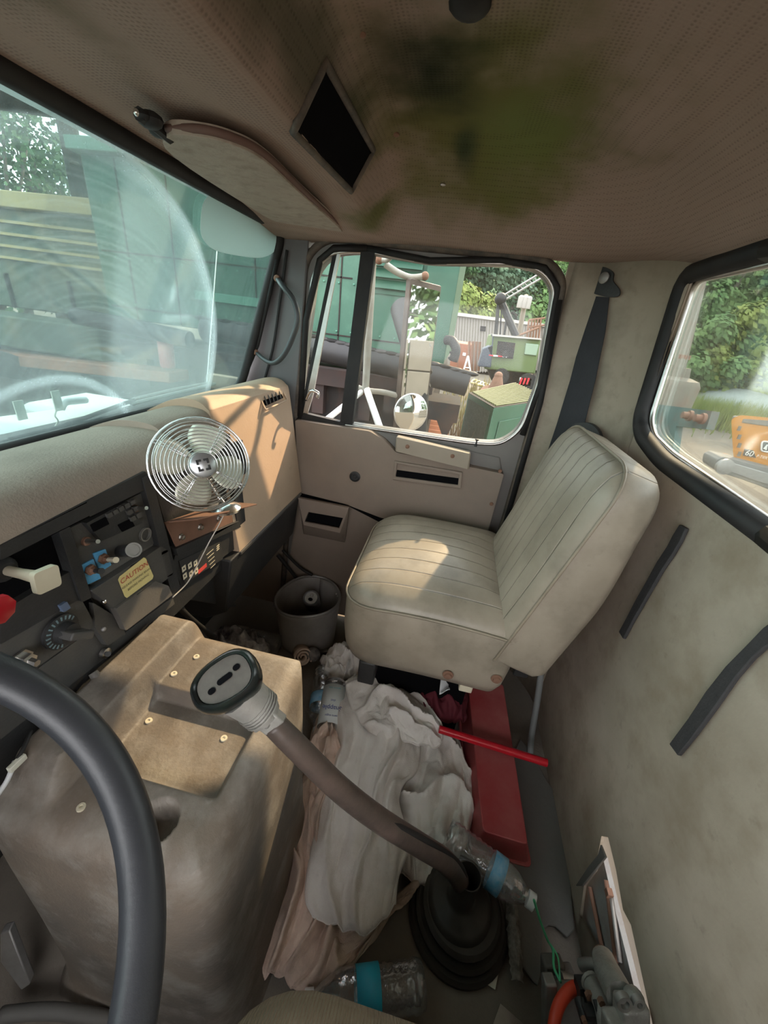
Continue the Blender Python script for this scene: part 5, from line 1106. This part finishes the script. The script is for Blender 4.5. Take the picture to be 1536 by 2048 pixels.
b=MB(); b.box((4.15,3.8,.70),(6.0,8.0,zr)); b.build('house',M['machgreen_dull'],og,bevel=.02)
b=MB(); b.box((4.05,3.78,zr),(4.5,8.0,zr+.14)); b.build('top_rail',M['yellowrail'],og,bevel=.01)
b=MB()
for k in range(4): b.prism([Vector((4.10,3.8,zr-.14-.11*k)),Vector((4.10,8,zr-.10-.11*k)),Vector((4.10,8,zr-.075-.11*k)),Vector((4.10,3.8,zr-.115-.11*k))],(.06,0,0))
b.build('yellow_stripes',M['yellowrail'],og)
for y_ in (4.3,5.1,5.9,6.7):
    b=MB(); b.box((4.12,y_,.7),(4.16,y_+.03,zr-.6)); b.build('panel_seam',M['darkmetal'],og)
b=MB(); 
for y_ in (4.0,4.9,5.8): b.tube([(4.1,y_,zr+.12),(4.1,y_,zr+.42),(4.3,y_+.08,zr+.45)],.02,6)
b.build('lifting_hooks',M['darkmetal'],og,smooth=True)
b=MB(); b.tube([(4.6,7.0,zr+1.15),(4.6,4.3,zr+1.0)],.13,10); b.tube([(4.6,4.4,zr),(4.6,4.4,zr+1.1)],.09,8); b.tube([(4.7,6.2,zr),(4.7,6.2,zr+2.6)],.07,8); b.tube([(4.6,4.4,zr+1.0),(4.9,3.9,zr+2.4)],.05,8); b.tube([(4.6,4.4,zr+1.0),(4.4,5.2,zr+2.6)],.05,8); b.build('mast_frame',M['darkmetal'],og,smooth=True)
b=MB(); b.box((3.6,3.55,.35),(4.1,6.2,.66)); b.build('deck_box',M['machgreen_dull'],og,bevel=.02)
b=MB(); b.prism([Vector((3.45,2.7,.27)),Vector((3.45,6.0,.14)),Vector((3.45,6.0,.26)),Vector((3.45,2.7,.37))],(.3,0,0)); b.build('orange_beam',M['orangebeam'],og,bevel=.01)
b=MB(); b.tube(smooth_path([X4(150,632,3.5),X4(220,645,3.5),X4(300,662,3.5),X4(380,680,3.5)],4),.075,12); tag(b.build('black_bar',M['blackpipe'],smooth='auto'),'rounded black bar pointing left in front of the old machine','bar')
b=MB(); b.tube([X4(30,735,3.4),X4(0,725,3.4),X4(-60,712,3.4)],.12,12); tag(b.build('rubber_fender',M['rubber'],smooth=True),'black rubber bumper end at the far left above the orange beam','bumper')
for (px,py,r,l) in [(160,800,.42,'dark tyre below the orange beam, seen low through the windshield'),(480,800,.36,'dark tyre under the green machine beside the windshield pillar')]:
    c=X4(px,py,3.6); t=thing('tyre',c-Vector((0,0,r)),l,'tyre'); b=MB(); b.lathe([(r*.55,-.12),(r*.9,-.13),(r,-.08),(r,.08),(r*.9,.13),(r*.55,.12)],c,(1,0,0),30,close=False); b.build('tread',M['rubber'],t,smooth='auto')
    b=MB(); b.lathe([(r*.56,-.08),(r*.3,-.02),(.01,-.04)],c,(1,0,0),24); b.build('rim',M['darkmetal'],t,smooth='auto')
# red canister on deck
c=X4(332,700,3.6); b=MB(); b.lathe([(.06,-.16),(.07,-.14),(.07,.10),(.04,.14),(.03,.17)],c,(0,0,1),16); tag(b.build('red_canister',M['redplastic'],smooth='auto'),'dull red canister on the machine deck, seen through the windshield','canister')
# long black bumper roll along machine
pl=[X4(585,686,3.55),X4(700,712,3.55),X4(820,738,3.55),X4(936,768,3.55)]
t=thing('bumper_roll',pl[0]-Vector((0,0,.2)),'long black bumper roll with a scalloped top strip along the green machine','bumper')
sp=smooth_path([X4(410,658,3.55)]+pl,6); b=MB(); b.tube(sp,.105,16); b.build('roll',M['blackpipe'],t,smooth='auto')
b=MB()
for k in range(34):
    p=sp[0].lerp(sp[-1],k/33); i=min(len(sp)-1,int(k/33*(len(sp)-1))); p=sp[i]; b.sphere(p+Vector((-.03,0,.088)),.05,(.8,1.5,.45),8,5)
b.build('scallops',M['rubber'],t,smooth=True)
b=MB(); b.box((3.5,-.08,.30),(4.0,.6,.46)); b.prism([Vector((3.5,-.05,.30)),Vector((3.5,.10,.30)),Vector((3.5,.0,.12))],(.1,0,0)); b.build('bracket',M['darkmetal'],t)
# pipe with ring, added to stand in for a reflection in the mirror
c0=D(832,700,1.40); c1=D(806,618,1.50)
t=thing('reflection_pipe',D(835,790,1.45),'black round pipe with a pale ring, added in place of a reflection in the rusty door mirror','pipe')
axp=(c0-c1).normalized(); axp=(axp+(CAM-c0).normalized()*.9+Vector((0,0,-.1))).normalized()
o1=axp.orthogonal().normalized(); o2=axp.cross(o1)
b=MB(); b.tube(smooth_path([c1,c1.lerp(c0,.6)-axp*.01,c0-axp*.02,c0],4),[.050]*13,22); b.build('pipe',M['blackpipe'],t,smooth='auto')
b=MB(); b.tube([c0+axp*.002+(o1*math.cos(a)+o2*math.sin(a))*.050 for a in [2*math.pi*k/32 for k in range(32)]],.0055,8,closed=True); b.build('ring',M['dullsteel'],t,smooth=True)
b=MB(); b.tube([D(838,725,1.48),D(832,800,1.50),D(826,960,1.55)],.048,16); b.tube([D(837,740,1.48),D(837,746,1.48)],.053,16); b.tube([D(834,770,1.49),D(834,776,1.49)],.053,16); b.build('stand_pipe',M['rubber'],t,smooth='auto')
b=MB(); b.lathe([(.047,0),(.0005,0)],c0+axp*.002,axp,24); b.build('mouth',mat('dustyblack',(.015,.015,.015),.6,c2=(.30,.30,.28),scale=160,amt=.15),t)
b=MB(); b.tube(smooth_path([X4(893,680,3.9),X4(905,683,3.85),X4(912,700,3.8),X4(906,722,3.8)],4),.042,14); b.tube([X4(910,702,3.8),X4(910,706,3.8)],.050,14); b.tube([X4(907,713,3.8),X4(907,717,3.8)],.050,14); tag(b.build('elbow_hose',M['rubber'],smooth='auto'),'small ribbed black elbow hose at the right corner of the green machine','hose')
# ---- truck mirror
mm=thing('side_mirror',P(735,780,'x',1.40),'rusty framed door mirror on white brackets outside the passenger window','mirror')
ma,mb_,mc,md_=P(822,556,'x',1.42),P(883,572,'x',1.53),P(843,884,'x',1.53),P(795,862,'x',1.42)
ma,mb_,mc,md_=P(822,556,'x',1.42),P(883,572,'x',1.53),P(842,800,'x',1.53),P(793,860,'x',1.42)
mn=(mb_-ma).cross(md_-ma).normalized(); mn=mn if mn.dot(CAM-ma)>0 else -mn
mb_=ma+Vector((.10,-.092,.0)); mb_=P(883,572,'x',1.53); mc=mb_+(md_-ma)*1.0
b=MB(); b.prism(rounded([ma,mb_,mc,md_],.006,2),-mn*.022); b.build('shell',M['lever'],mm,bevel=.003)
ci=(ma+mb_+mc+md_)/4; b=MB(); b.prism([ci+(p-ci)*.93+mn*.0006 for p in (ma,mb_,mc,md_)],mn*.001); b.build('mirror_glass',mirr,mm)
b=MB(); b.tube([P(746,505,'x',1.42),P(731,780,'x',1.42)],.013,12); b.build('upright',M['mirrorarm'],mm,smooth='auto')
b=MB(); b.tube([P(825,470,'x',1.19),P(775,520,'x',1.40),P(750,520,'x',1.42)],.008,10); b.tube(smooth_path([P(770,528,'x',1.42),P(795,545,'x',1.43),P(822,555,'x',1.45),P(850,552,'x',1.45)],4),[.010]*13,10); b.tube(smooth_path([P(700,768,'x',1.42),P(730,780,'x',1.42),P(770,785,'x',1.43),P(800,793,'x',1.44)],4),[.010]*13,10); b.build('bracket_arm',M['mirrorarm'],mm,smooth='auto')
b=MB(); b.tube([P(733,778,'x',1.42),P(775,900,'x',1.172)],.012,10); b.tube([P(725,782,'x',1.42),P(640,850,'x',1.172)],.010,10); b.build('lower_strut',M['white'],mm,smooth='auto')
b=MB(); 
for q_ in [(850,552,1.45),(727,783,1.42),(758,520,1.41),(800,793,1.44)]: b.sphere(P(*q_[:2],'x',q_[2]),.013)
b.build('clamp',M['rust'],mm,smooth=True)
cm=thing('convex_mirror',P(815,850,'x',1.36),'round convex mirror below the rusty door mirror','mirror')
cc_=P(822,825,'x',1.38); na=Vector((-.86,-.52,.08)).normalized(); b=MB(); b.lathe([(.064,-.010),(.066,0),(.064,.004),(.061,.004)],cc_,na,40,close=False); b.build('rim',M['chrome'],cm,smooth=True)
b=MB(); b.lathe([(.062,.003),(.05,.008),(.035,.012),(.018,.0145),(.0005,.0155)],cc_,na,36,close=False); b.build('mirror_glass',mirr,cm,smooth=True)
b=MB(); b.lathe([(.064,-.010),(.05,-.022),(.01,-.03)],cc_,na,30); b.build('back_shell',M['white'],cm,smooth=True)
# ---- generator
mk('slat',(.13,.135,.05),.6)
zt=.25
gp=[P(*p,'z',zt) for p in [(988,816),(1080,812),(1090,790),(1000,785),(938,785)]]
gp=[P(988,816,'z',zt),P(1100,800,'z',zt),P(1040,780,'z',zt)+Vector((1,0,0)),P(937,786,'z',zt)]
t=thing('generator',(gp[0].x+.5,gp[0].y,GZ),'green generator cabinet with a yellow-green slatted top, right of the gravel','generator')
gp[0].z=gp[1].z=gp[2].z=gp[3].z=zt
b=MB(); b.prism([Vector((p.x,p.y,GZ)) for p in gp],(0,0,zt-GZ)); b.build('cabinet',M['steelgreen'],t,bevel=.01)
e1=gp[3]-gp[0]; n1=e1.cross(Vector((0,0,1))).normalized(); n1=n1 if n1.dot(CAM-gp[0])>0 else -n1
b=MB(); a_=gp[0]+e1*.08; c_=gp[0]+e1*.92; b.prism([a_+n1*.005-Vector((0,0,.06)),c_+n1*.005-Vector((0,0,.06)),c_+n1*.005-Vector((0,0,1.2)),a_+n1*.005-Vector((0,0,1.2))],n1*.005); b.build('grille',M['mesh'],t)
e2=gp[1]-gp[0]; n2=e2.cross(Vector((0,0,1))).normalized(); n2=n2 if n2.dot(CAM-gp[0])>0 else -n2
b=MB(); a_=gp[0]+e2*.12; c_=gp[0]+e2*.9; b.prism([a_+n2*.005-Vector((0,0,.18)),c_+n2*.005-Vector((0,0,.18)),c_+n2*.005-Vector((0,0,1.2)),a_+n2*.005-Vector((0,0,1.2))],n2*.012); b.build('door_panel',M['steelgreen'],t,bevel=.01)
b=MB(); b.prism([p+Vector((0,0,.001)) for p in gp],(0,0,.004)); b.build('top_plate',M['darkmetal'],t)
for k in range(14):
    a_=gp[0]+(gp[3]-gp[0])*((k+.8)/15); c_=gp[1]+(gp[2]-gp[1])*((k+.8)/15); b=MB(); b.tube([a_+Vector((0,0,.015))+(c_-a_)*.04,c_+Vector((0,0,.015))],.011,6); b.build('top_slat',M['slat'],t)
# ---- yard things through the passenger window
def xq(pl,x,t,**k):
    b=MB(); b.prism([P(*p,'x',x) for p in pl],(t,0,0)); return b
t=thing('warehouse',gat(1000,27),'long pale ribbed metal warehouse with a white roof edge','building')
xq([(895,628),(1100,655),(1100,740),(895,745)],25,6).build('wall',M['warehouse'],t)
xq([(895,622),(1100,649),(1100,655),(895,629)],24.8,.5).build('roof_edge',M['roofwhite'],t)
xq([(961,652),(972,653),(971,663),(960,662)],24.9,.1).build('vent',M['darkmetal'],t)
b=MB()
for k in range(34):
    px=905+k*5.5; b.prism([P(px,634+(px-915)*.13,'x',24.93),P(px+1,634+(px-915)*.13,'x',24.93),P(px-5,745,'x',24.93),P(px-6,745,'x',24.93)],(.05,0,0))
b.build('wall_ribs',M['roofwhite'],t)
t=thing('cargo_container',gat(925,15.5),'rusty orange shipping container beside the green machine','container')
xq([(905,684),(945,690),(940,765),(896,760)],15,3).build('body',M['container'],t,bevel=.02)
b=xq([(918,688),(920,688),(914,762),(912,762)],14.97,.03); b.build('door_bar',M['rust'],t)
xq([(926,705),(932,706),(931,712),(925,711)],14.96,.03).build('plate',M['white'],t)
for k in range(4):
    b=MB(); b.tube([P(939+k*7,682+k*.6,'x',14),P(936+k*7,742,'x',14)],.045,8); tag(b.build('rusty_post',M['rust'],smooth='auto'),['leftmost rusty post, next to the orange container','second rusty post from the orange container','third rusty post from the orange container','rightmost rusty post, nearest the crane'][k],'post','row of four rusty posts')
b=MB(); b.tube([P(936,712,'x',10),P(925,748,'x',10)],.02,6); b.tube([P(936,712,'x',10),P(942,750,'x',10)],.02,6); b.tube([P(929,735,'x',10),P(940,736,'x',10)],.015,6); tag(b.build('ladder',M['white'],smooth=True),'small white A-shaped stand in front of the posts','stand')
t=thing('crane_truck',gat(1020,13),'lime green crane truck cab with dark boom and lattice jib','crane')
xq([(985,670),(1082,679),(1070,748),(968,738)],12,2.2).build('cab',M['limegreen'],t,bevel=.04)
xq([(996,682),(1031,686),(1026,718),(992,714)],11.96,.06).build('dark_window',M['darkmetal'],t)
xq([(1052,686),(1078,689),(1073,712),(1048,709)],11.96,.06).build('window',mat('cabglass',(.20,.28,.20),.2),t,bevel=.02)
xq([(985,668),(1083,677),(1083,680),(985,672)],11.9,.3).build('roof_trim',M['roofwhite'],t)
xq([(966,698),(984,690),(985,668),(988,668),(982,735),(956,733)],11.9,.8).build('tank',mat('navyblack',(.03,.04,.06),.5),t,bevel=.03)
b=MB(); b.tube([P(1000,598,'x',12.3),P(1032,672,'x',12.3)],.10,8); b.tube([P(998,600,'x',12.3),P(991,670,'x',12.3)],.05,8); b.tube([P(1004,600,'x',12.3),P(1000,670,'x',12.3)],.02,6); b.tube([P(1013,640,'x',12.3),P(1008,672,'x',12.3)],.03,6); b.sphere(P(1001,598,'x',12.3),.16); b.build('boom',M['blackpipe'],t,smooth='auto')
b=MB(); b.tube([P(1002,594,'x',12.4),P(1083,545,'x',12.4)],.03,6); b.tube([P(1004,603,'x',12.4),P(1083,556,'x',12.4)],.03,6)
for k in range(9): b.tube([P(1004+9*k,594-5.5*k,'x',12.4),P(1010+9*k,599-5.4*k,'x',12.4)],.014,5)
b.build('jib',M['dullsteel'],t)
xq([(975,738),(1070,748),(1060,790),(985,765)],12.5,1.2).build('chassis',M['darkmetal'],t,bevel=.03)
for k in range(4): xq([(978+9*k,709+.9*k),(987+9*k,710+.9*k),(986.5+9*k,712.5+.9*k),(977.5+9*k,711.5+.9*k)],11.9,.05).build('reflector_strip',M['redrod'] if k%2==0 else M['white'],t)
for (px,py,r) in [(1010,708,.08),(1003,752,.20),(1055,765,.24)]:
    c=P(px,py,'x',11.8); b=MB(); b.lathe([(r*.4,-.1),(r,-.1),(r,.1),(r*.4,.1)],c,(1,0,0),20); b.build('wheel' if r>.2 else 'spare_drum',M['rubber'],t,smooth='auto')
xq([(1040,755),(1064,757),(1060,772),(1038,770)],11.7,.05).build('hazard_plate',M['white'],t)
for k in range(3): xq([(1042+7*k,756),(1046+7*k,756.5),(1041+7*k,769),(1038+7*k,769)],11.68,.02).build('hazard_stripe',M['redrod'],t)
b=MB()
for k in range(5): b.tube([P(1058+6*k,640-k,'x',13),P(1053+6*k,680,'x',13)],.03,6)
b.tube([P(1055,655,'x',13),P(1090,650,'x',13)],.03,6); b.tube([P(1058,640,'x',13),P(1090,636,'x',13)],.03,6); b.tube([P(1040,670,'x',12.8),P(1078,655,'x',12.8)],.035,6); tag(b.build('rusty_rack',M['rust'],smooth='auto'),'rusty open rack behind the crane truck roof','rack')
t=thing('utility_pole',gat(1048,19),'utility pole carrying three grey transformers behind the crane','pole')
b=MB(); b.tube([gat(1044,19),P(1052,592,'x',18)],.10,8); b.build('pole',M['concrete'],t,smooth=True)
for k in range(3): c=P(1041+k*8,603+k,'x',17.8); b=MB(); b.lathe([(.10,-.22),(.11,-.2),(.11,.16),(.05,.22)],c,(0,0,1),12); b.build('transformer',M['roofwhite'],t,smooth='auto')
c=P(985,795,'x',7.5); t=thing('rusty_pump',P(988,800,'x',7.5),'rust-brown conical pump casting standing in the dry grass','pump')
b=MB(); b.tube([P(997,752,'x',7.5),P(992,775,'x',7.5),P(987,805,'x',7.5)],[.07,.13,.19],16); b.build('cone',M['rust'],t,smooth='auto')
b=MB(); b.lathe([(.24,0),(.24,.05)],P(985,792,'x',7.4),(-.5,-.1,.85),20); b.sphere(P(997,752,'x',7.5),.075); b.build('flange',M['rust'],t,smooth='auto')
for k in range(3):
    c=gat(952+6*k,9.5+.5*k); c.z=GZ+.06; b=MB(); 
    cc2=P(955+7*k,765+k*2,'z',GZ+.06); b.tube([cc2+Vector((math.cos(a)*(.9-.15*k),math.sin(a)*(.28-.03*k),.03*math.sin(3*a))) for a in [2*math.pi*i/30 for i in range(30)]],.04,6,closed=True)
    tag(b.build('hose_coil',M['yellowtag'] if k<2 else M['white'],smooth=True),['widest yellow hose loop on the ground before the container','smaller yellow hose loop inside the widest one','small white hose loop beside the yellow ones'][k],'hose')
t=thing('panel_stack',P(870,880,'x',4.6),'stack of rusty orange corrugated panels below the bumper roll','panels')
for k in range(5): xq([(852,822+9*k),(893,828+9*k),(893,838+9*k),(850,832+9*k)],4.6-.04*k,.5).build('panel',M['rustbright'],t,bevel=.01)
xq([(848,868),(893,874),(893,905),(846,900)],4.45,.6).build('panel_block',M['orangebeam'],t)
t=thing('black_grating',P(875,815,'x',4.9),'black slotted grating above the rusty orange panels','grating')
b=MB()
for k in range(7): b.prism([P(858+k*5,790+k*.8,'x',4.9),P(861+k*5,790.5+k*.8,'x',4.9),P(857+k*5,812+k*.8,'x',4.9),P(854+k*5,811.5+k*.8,'x',4.9)],(.1,0,0))
b.prism([P(852,812,'x',4.9),P(890,818,'x',4.9),P(889,824,'x',4.9),P(851,818,'x',4.9)],(.1,0,0)); b.build('bars',M['blackpipe'],t)
def grass(name,label,cells,n,h,mk_,seed):
    rnd=random.Random(seed); b=MB()
    for k in range(n):
        c=rnd.choice(cells); p=Vector((c[0]+rnd.gauss(0,c[2]),c[1]+rnd.gauss(0,c[3]),GZ)); hh=h*rnd.uniform(.4,1.2); a=rnd.uniform(0,6.28); u=Vector((math.cos(a),math.sin(a),0)); w_=.012*(1+p.length*.05)
        tp_=p+Vector((rnd.uniform(-.25,.25)*hh,rnd.uniform(-.25,.25)*hh,hh)); m_=len(b.v); b.v+=[p-u*w_,p+u*w_,tp_]; b.f.append((m_,m_+1,m_+2))
    tag(b.build(name,mk_,fix=False),label,'grass',kind='stuff')
grass('dry_weeds','tall dry brown weeds between the rusty panels and the generator',[(5.6,-.15,.5,.12),(6.5,-.3,.6,.15)],450,1.0,M['brownweed'],1)
grass('dry_grass','dry yellow grass in front of the crane truck',[(12,-2.2,1.5,.8),(10.5,-1.2,1,.5),(15,-2,2,1)],3000,.55,M['drygrass'],2)
cg_=[gat(p,15) for p in (1340,1380,1420,1460,1500,1540)]
grass('yellow_grass','belt of yellow-green grass at the edge of the yard behind the excavator',[(c.x,c.y,1.2,1.2) for c in cg_],6000,.9,LG[2],3)
# ---- behind the rear window
def yq(pl,y,t): b=MB(); b.prism([P(*p,'y',y) for p in pl],(0,-t,0)); return b
YM=-1.15
t=thing('truck_mast',P(1340,880,'y',YM),'weathered grey crane mast with rusty flange right behind the cab','mast')
ct=P(1400,520,'y',YM); cb=P(1352,705,'y',YM)
b=MB(); b.tube([P(1425,430,'y',YM),P(1352,740,'y',YM)],.042,16); b.build('tube',M['mast'],t,smooth='auto')
c=P(1345,712,'y',YM); b=MB(); b.lathe([(.085,-.010),(.085,.012)],c,(0,0,1),20); b.box(c+Vector((-.12,-.02,-.008)),c+Vector((.06,.02,.012))); b.build('flange',M['rust'],t,smooth='auto')
c=P(1332,800,'y',YM); b=MB(); b.lathe([(.125,-.14),(.125,.085),(.11,.11),(.06,.125),(.05,.17)],c,(0,0,1),30); b.build('drum',M['mast'],t,smooth='auto')
yq([(1250,800),(1310,808),(1424,822),(1412,858),(1352,852),(1345,900),(1335,960),(1240,900)],YM+.13,.03).build('plate',M['bluegreen'],t)
for q_ in [(1382,832),(1408,838)]:
    b=MB(); b.lathe([(.022,0),(.022,.012),(.014,.012),(.014,.035),(.001,.036)],P(*q_,'y',YM+.15),(0,1,0),12); b.build('bolt',M['rust'],t,smooth='auto')
t=thing('excavator',P(1500,950,'z',GZ),'orange mini excavator on grey tracks, cut off by the right edge','excavator')
ex0=P(1432,960,'z',GZ); ex0=P(1430,958,'z',GZ); dep=ex0.x
fx=lambda px,py,o=0: P(px,py,'x',7.3+o)
b=MB(); b.prism(rounded([fx(*p) for p in [(1462,838),(1480,830),(1700,850),(1700,990),(1560,950),(1468,922),(1466,905)]],.05,3),(.2,-1.4,0)); b.build('body',M['excorange'],t,bevel=.03)
b=MB(); b.prism([fx(*p,-.02) for p in [(1488,838),(1600,846),(1600,862),(1484,846)]],(.3,0,0)); b.build('hood_top',M['track'],t,bevel=.02)
b=MB(); b.prism([fx(*p,-.015) for p in [(1466,915),(1700,985),(1700,1000),(1464,925)]],(.3,0,0)); b.build('lower_skirt',M['excorange'],t,bevel=.01)
for k in range(4): b=MB(); b.prism([fx(*p,-.01) for p in [(1478,852+17*k),(1484,853+17*k),(1480,862+17*k),(1474,861+17*k)]],(.02,0,0)); b.build('side_slot',M['track'],t)
b=MB(); b.prism([fx(*p,-.012) for p in [(1490,898),(1507,901),(1512,916),(1486,911)]],(.01,0,0)); nb=b.build('number_plate',M['blacktext'],t)
exd=(fx(1510,908)-fx(1490,903)).normalized(); upd=Vector((0,0,1)); text('lettering','60',M['whitetext'],nb,fx(1499,907,-.016),exd,upd,.13,.002); text('lettering','P-TIER',M['whitetext'],nb,fx(1524,914,-.016),exd,upd,.06,.002)
b=MB(); b.prism(rounded([fx(*p,-.012) for p in [(1524,882),(1552,886),(1552,906),(1522,902)]],.04,3),(.01,0,0)); em=b.build('emblem_plate',M['blacktext'],t)
b=MB(); b.tube([fx(*p,-.016) for p in rounded([fx(*p,-.016) for p in [(1524,882),(1552,886),(1552,906),(1522,902)]],.04,3)] if False else rounded([fx(*p,-.018) for p in [(1524,882),(1552,886),(1552,906),(1522,902)]],.04,3),.012,5,closed=True)
b.tube([fx(1528,898,-.018),fx(1534,890,-.018),fx(1540,892,-.018),fx(1546,888,-.018)],.014,5); b.tube([fx(1534,890,-.018),fx(1532,900,-.018)],.010,5); b.tube([fx(1541,892,-.018),fx(1543,901,-.018)],.010,5); b.build('emblem',M['whitetext'],em)
tr=[fx(*p,-.25) for p in [(1432,925),(1440,917),(1475,920),(1700,985),(1700,1040),(1520,972),(1450,948),(1432,940)]]
b=MB(); b.prism(smooth_path(tr,3,True),(.4,0,0)); b.build('track',M['track'],t,bevel=.02)
b=MB(); b.prism([fx(*p,-.27) for p in [(1462,925),(1530,945),(1700,1000),(1700,1020),(1520,965),(1458,942)]],(.1,0,0)); b.build('track_frame',M['dullsteel'],t,bevel=.01)
b=MB(); b.lathe([(.13,0),(.13,.06),(.05,.08)],fx(1447,932,-.26),(-1,0,0),20); b.build('idler_wheel',M['dullsteel'],t,smooth='auto')
b=MB(); c=P(1500,765,'z',GZ); c=gat(1515,17); 
b.lathe([(2.4,0),(2.2,.5),(1.5,1.0),(.6,1.25),(.01,1.3)],c,(0,0,1),24); tag(b.build('gravel_mound',mat('mound',(.25,.29,.27),.9,c2=(.20,.23,.21),scale=3),smooth=True),'pale grey-green tarped mound at the edge of the trees','mound')
b=MB(); b.tube([gat(1380,16.5,GZ+.25),gat(1570,15.5,GZ+.35)],.14,8); tag(b.build('fallen_log',M['trunk'],smooth='auto'),'fallen dark log at the foot of the trees behind the rear window','log')
# concrete block wall seen in the door mirror
for i in range(4):
    for j in range(3):
        b=MB(); b.box((-1.2+i*1.55,-9.6,GZ+j*.75),(.30+i*1.55,-9.0,GZ+j*.75+.72)); tag(b.build('concrete_block',M['concrete'],bevel=.02),['bottom','middle','top'][j]+'-row concrete block reflected in the door mirror, '+['nearest the truck side','second in its row','third in its row','farthest from the truck side'][i],'block','stacked concrete blocks reflected in the mirror')
tree('leafy_tree',Vector((1.5,-14,GZ)),8,3,2500,LG[1],'tree above the concrete blocks, seen only in the door mirrors',300,.2)
tree('leafy_tree',Vector((5.5,-15,GZ)),9,3.2,2500,LG[1],'tree right of the concrete blocks, seen only in the round mirror',301,.2)
# ---- truck front outside the windshield
hd=[P(*p,'z',.80) for p in [(-250,960),(-250,850),(0,834),(110,818),(225,812),(268,822),(380,795),(395,800),(0,930)]]
hd=[Vector((-.6,.655,.79)),Vector((-.6,1.3,.79)),P(0,832,'z',.79),P(120,816,'z',.79),P(228,811,'z',.79),P(262,824,'z',.79),P(330,806,'z',.79),Vector((1.0,.655,.79))]
b=MB(); b.prism(hd,(0,0,-.05)); hood=b.build('truck_hood',M['whitehood'],bevel=.008); tag(hood,'white truck hood and cowl in front of the windshield','hood')
b=MB(); b.prism([Vector((-.6,.652,.806)),Vector((-.6,.74,.792)),Vector((.80,.74,.792)),Vector((.93,.652,.806))],(0,0,-.02)); b.build('cowl',M['whitehood'],hood,bevel=.003)
b=MB(); b.box((.98,.67,.55),(1.22,1.3,.70)); b.build('fender',M['whitehood'],hood,bevel=.02)
t=thing('windshield_wiper',pw(150,860,.03),'black wiper arm and blade resting low on the windshield','wiper')
b=MB(); b.tube([pw(20,880,.018),pw(110,858,.018),pw(268,800,.018)],.004,8); b.build('arm',M['rubber'],t,smooth='auto')
b=MB(); b.tube([pw(262,808,.014),pw(430,768,.014)],.004,6); b.tube([pw(266,798,.026),pw(350,778,.034),pw(425,764,.026)],.003,6); b.tube([pw(266,798,.026),pw(268,812,.022)],.003,6); b.build('blade',M['dullsteel'],t,smooth='auto')
b=MB(); b.obox(pw(45,893,.05),(.02,0,0),(0,.01,.0),(0,0,.006)); b.build('pivot',M['whitehood'],t,bevel=.003)
for k,(a_,c_) in enumerate([((40,803),(41,838)),((116,783),(113,820))]):
    p,q_=pw(*a_,.03),pw(*c_,.03); b=MB(); b.obox((p+q_)/2,(.007,0,0),(0,.001,0),(0,0,(p-q_).length/2)); 
    if k==1: b.tube(smooth_path([pw(113,820,.03),pw(110,832,.03),pw(116,842,.03),pw(111,855,.03),pw(116,868,.03)],4),.0015,5)
    tag(b.build('hood_tab',M['paper']),['left pale tab standing on the hood by the windshield','right pale tab with a squiggly wire standing on the hood'][k],'tab')
b=MB(); b.tube(smooth_path([pw(122,818,.05),pw(130,805,.05),pw(150,802,.05),pw(172,800,.05)],4),.006,8); tag(b.build('hood_latch',M['whitehood'],smooth=True),'curved white latch handle on the hood','latch')
b=MB(); b.tube([D(434,500,1.24),D(412,785,1.24),D(409,830,1.24)],.0017,6); tag(b.build('antenna',M['white'],smooth=True),'thin white antenna rod standing outside the windshield','antenna')
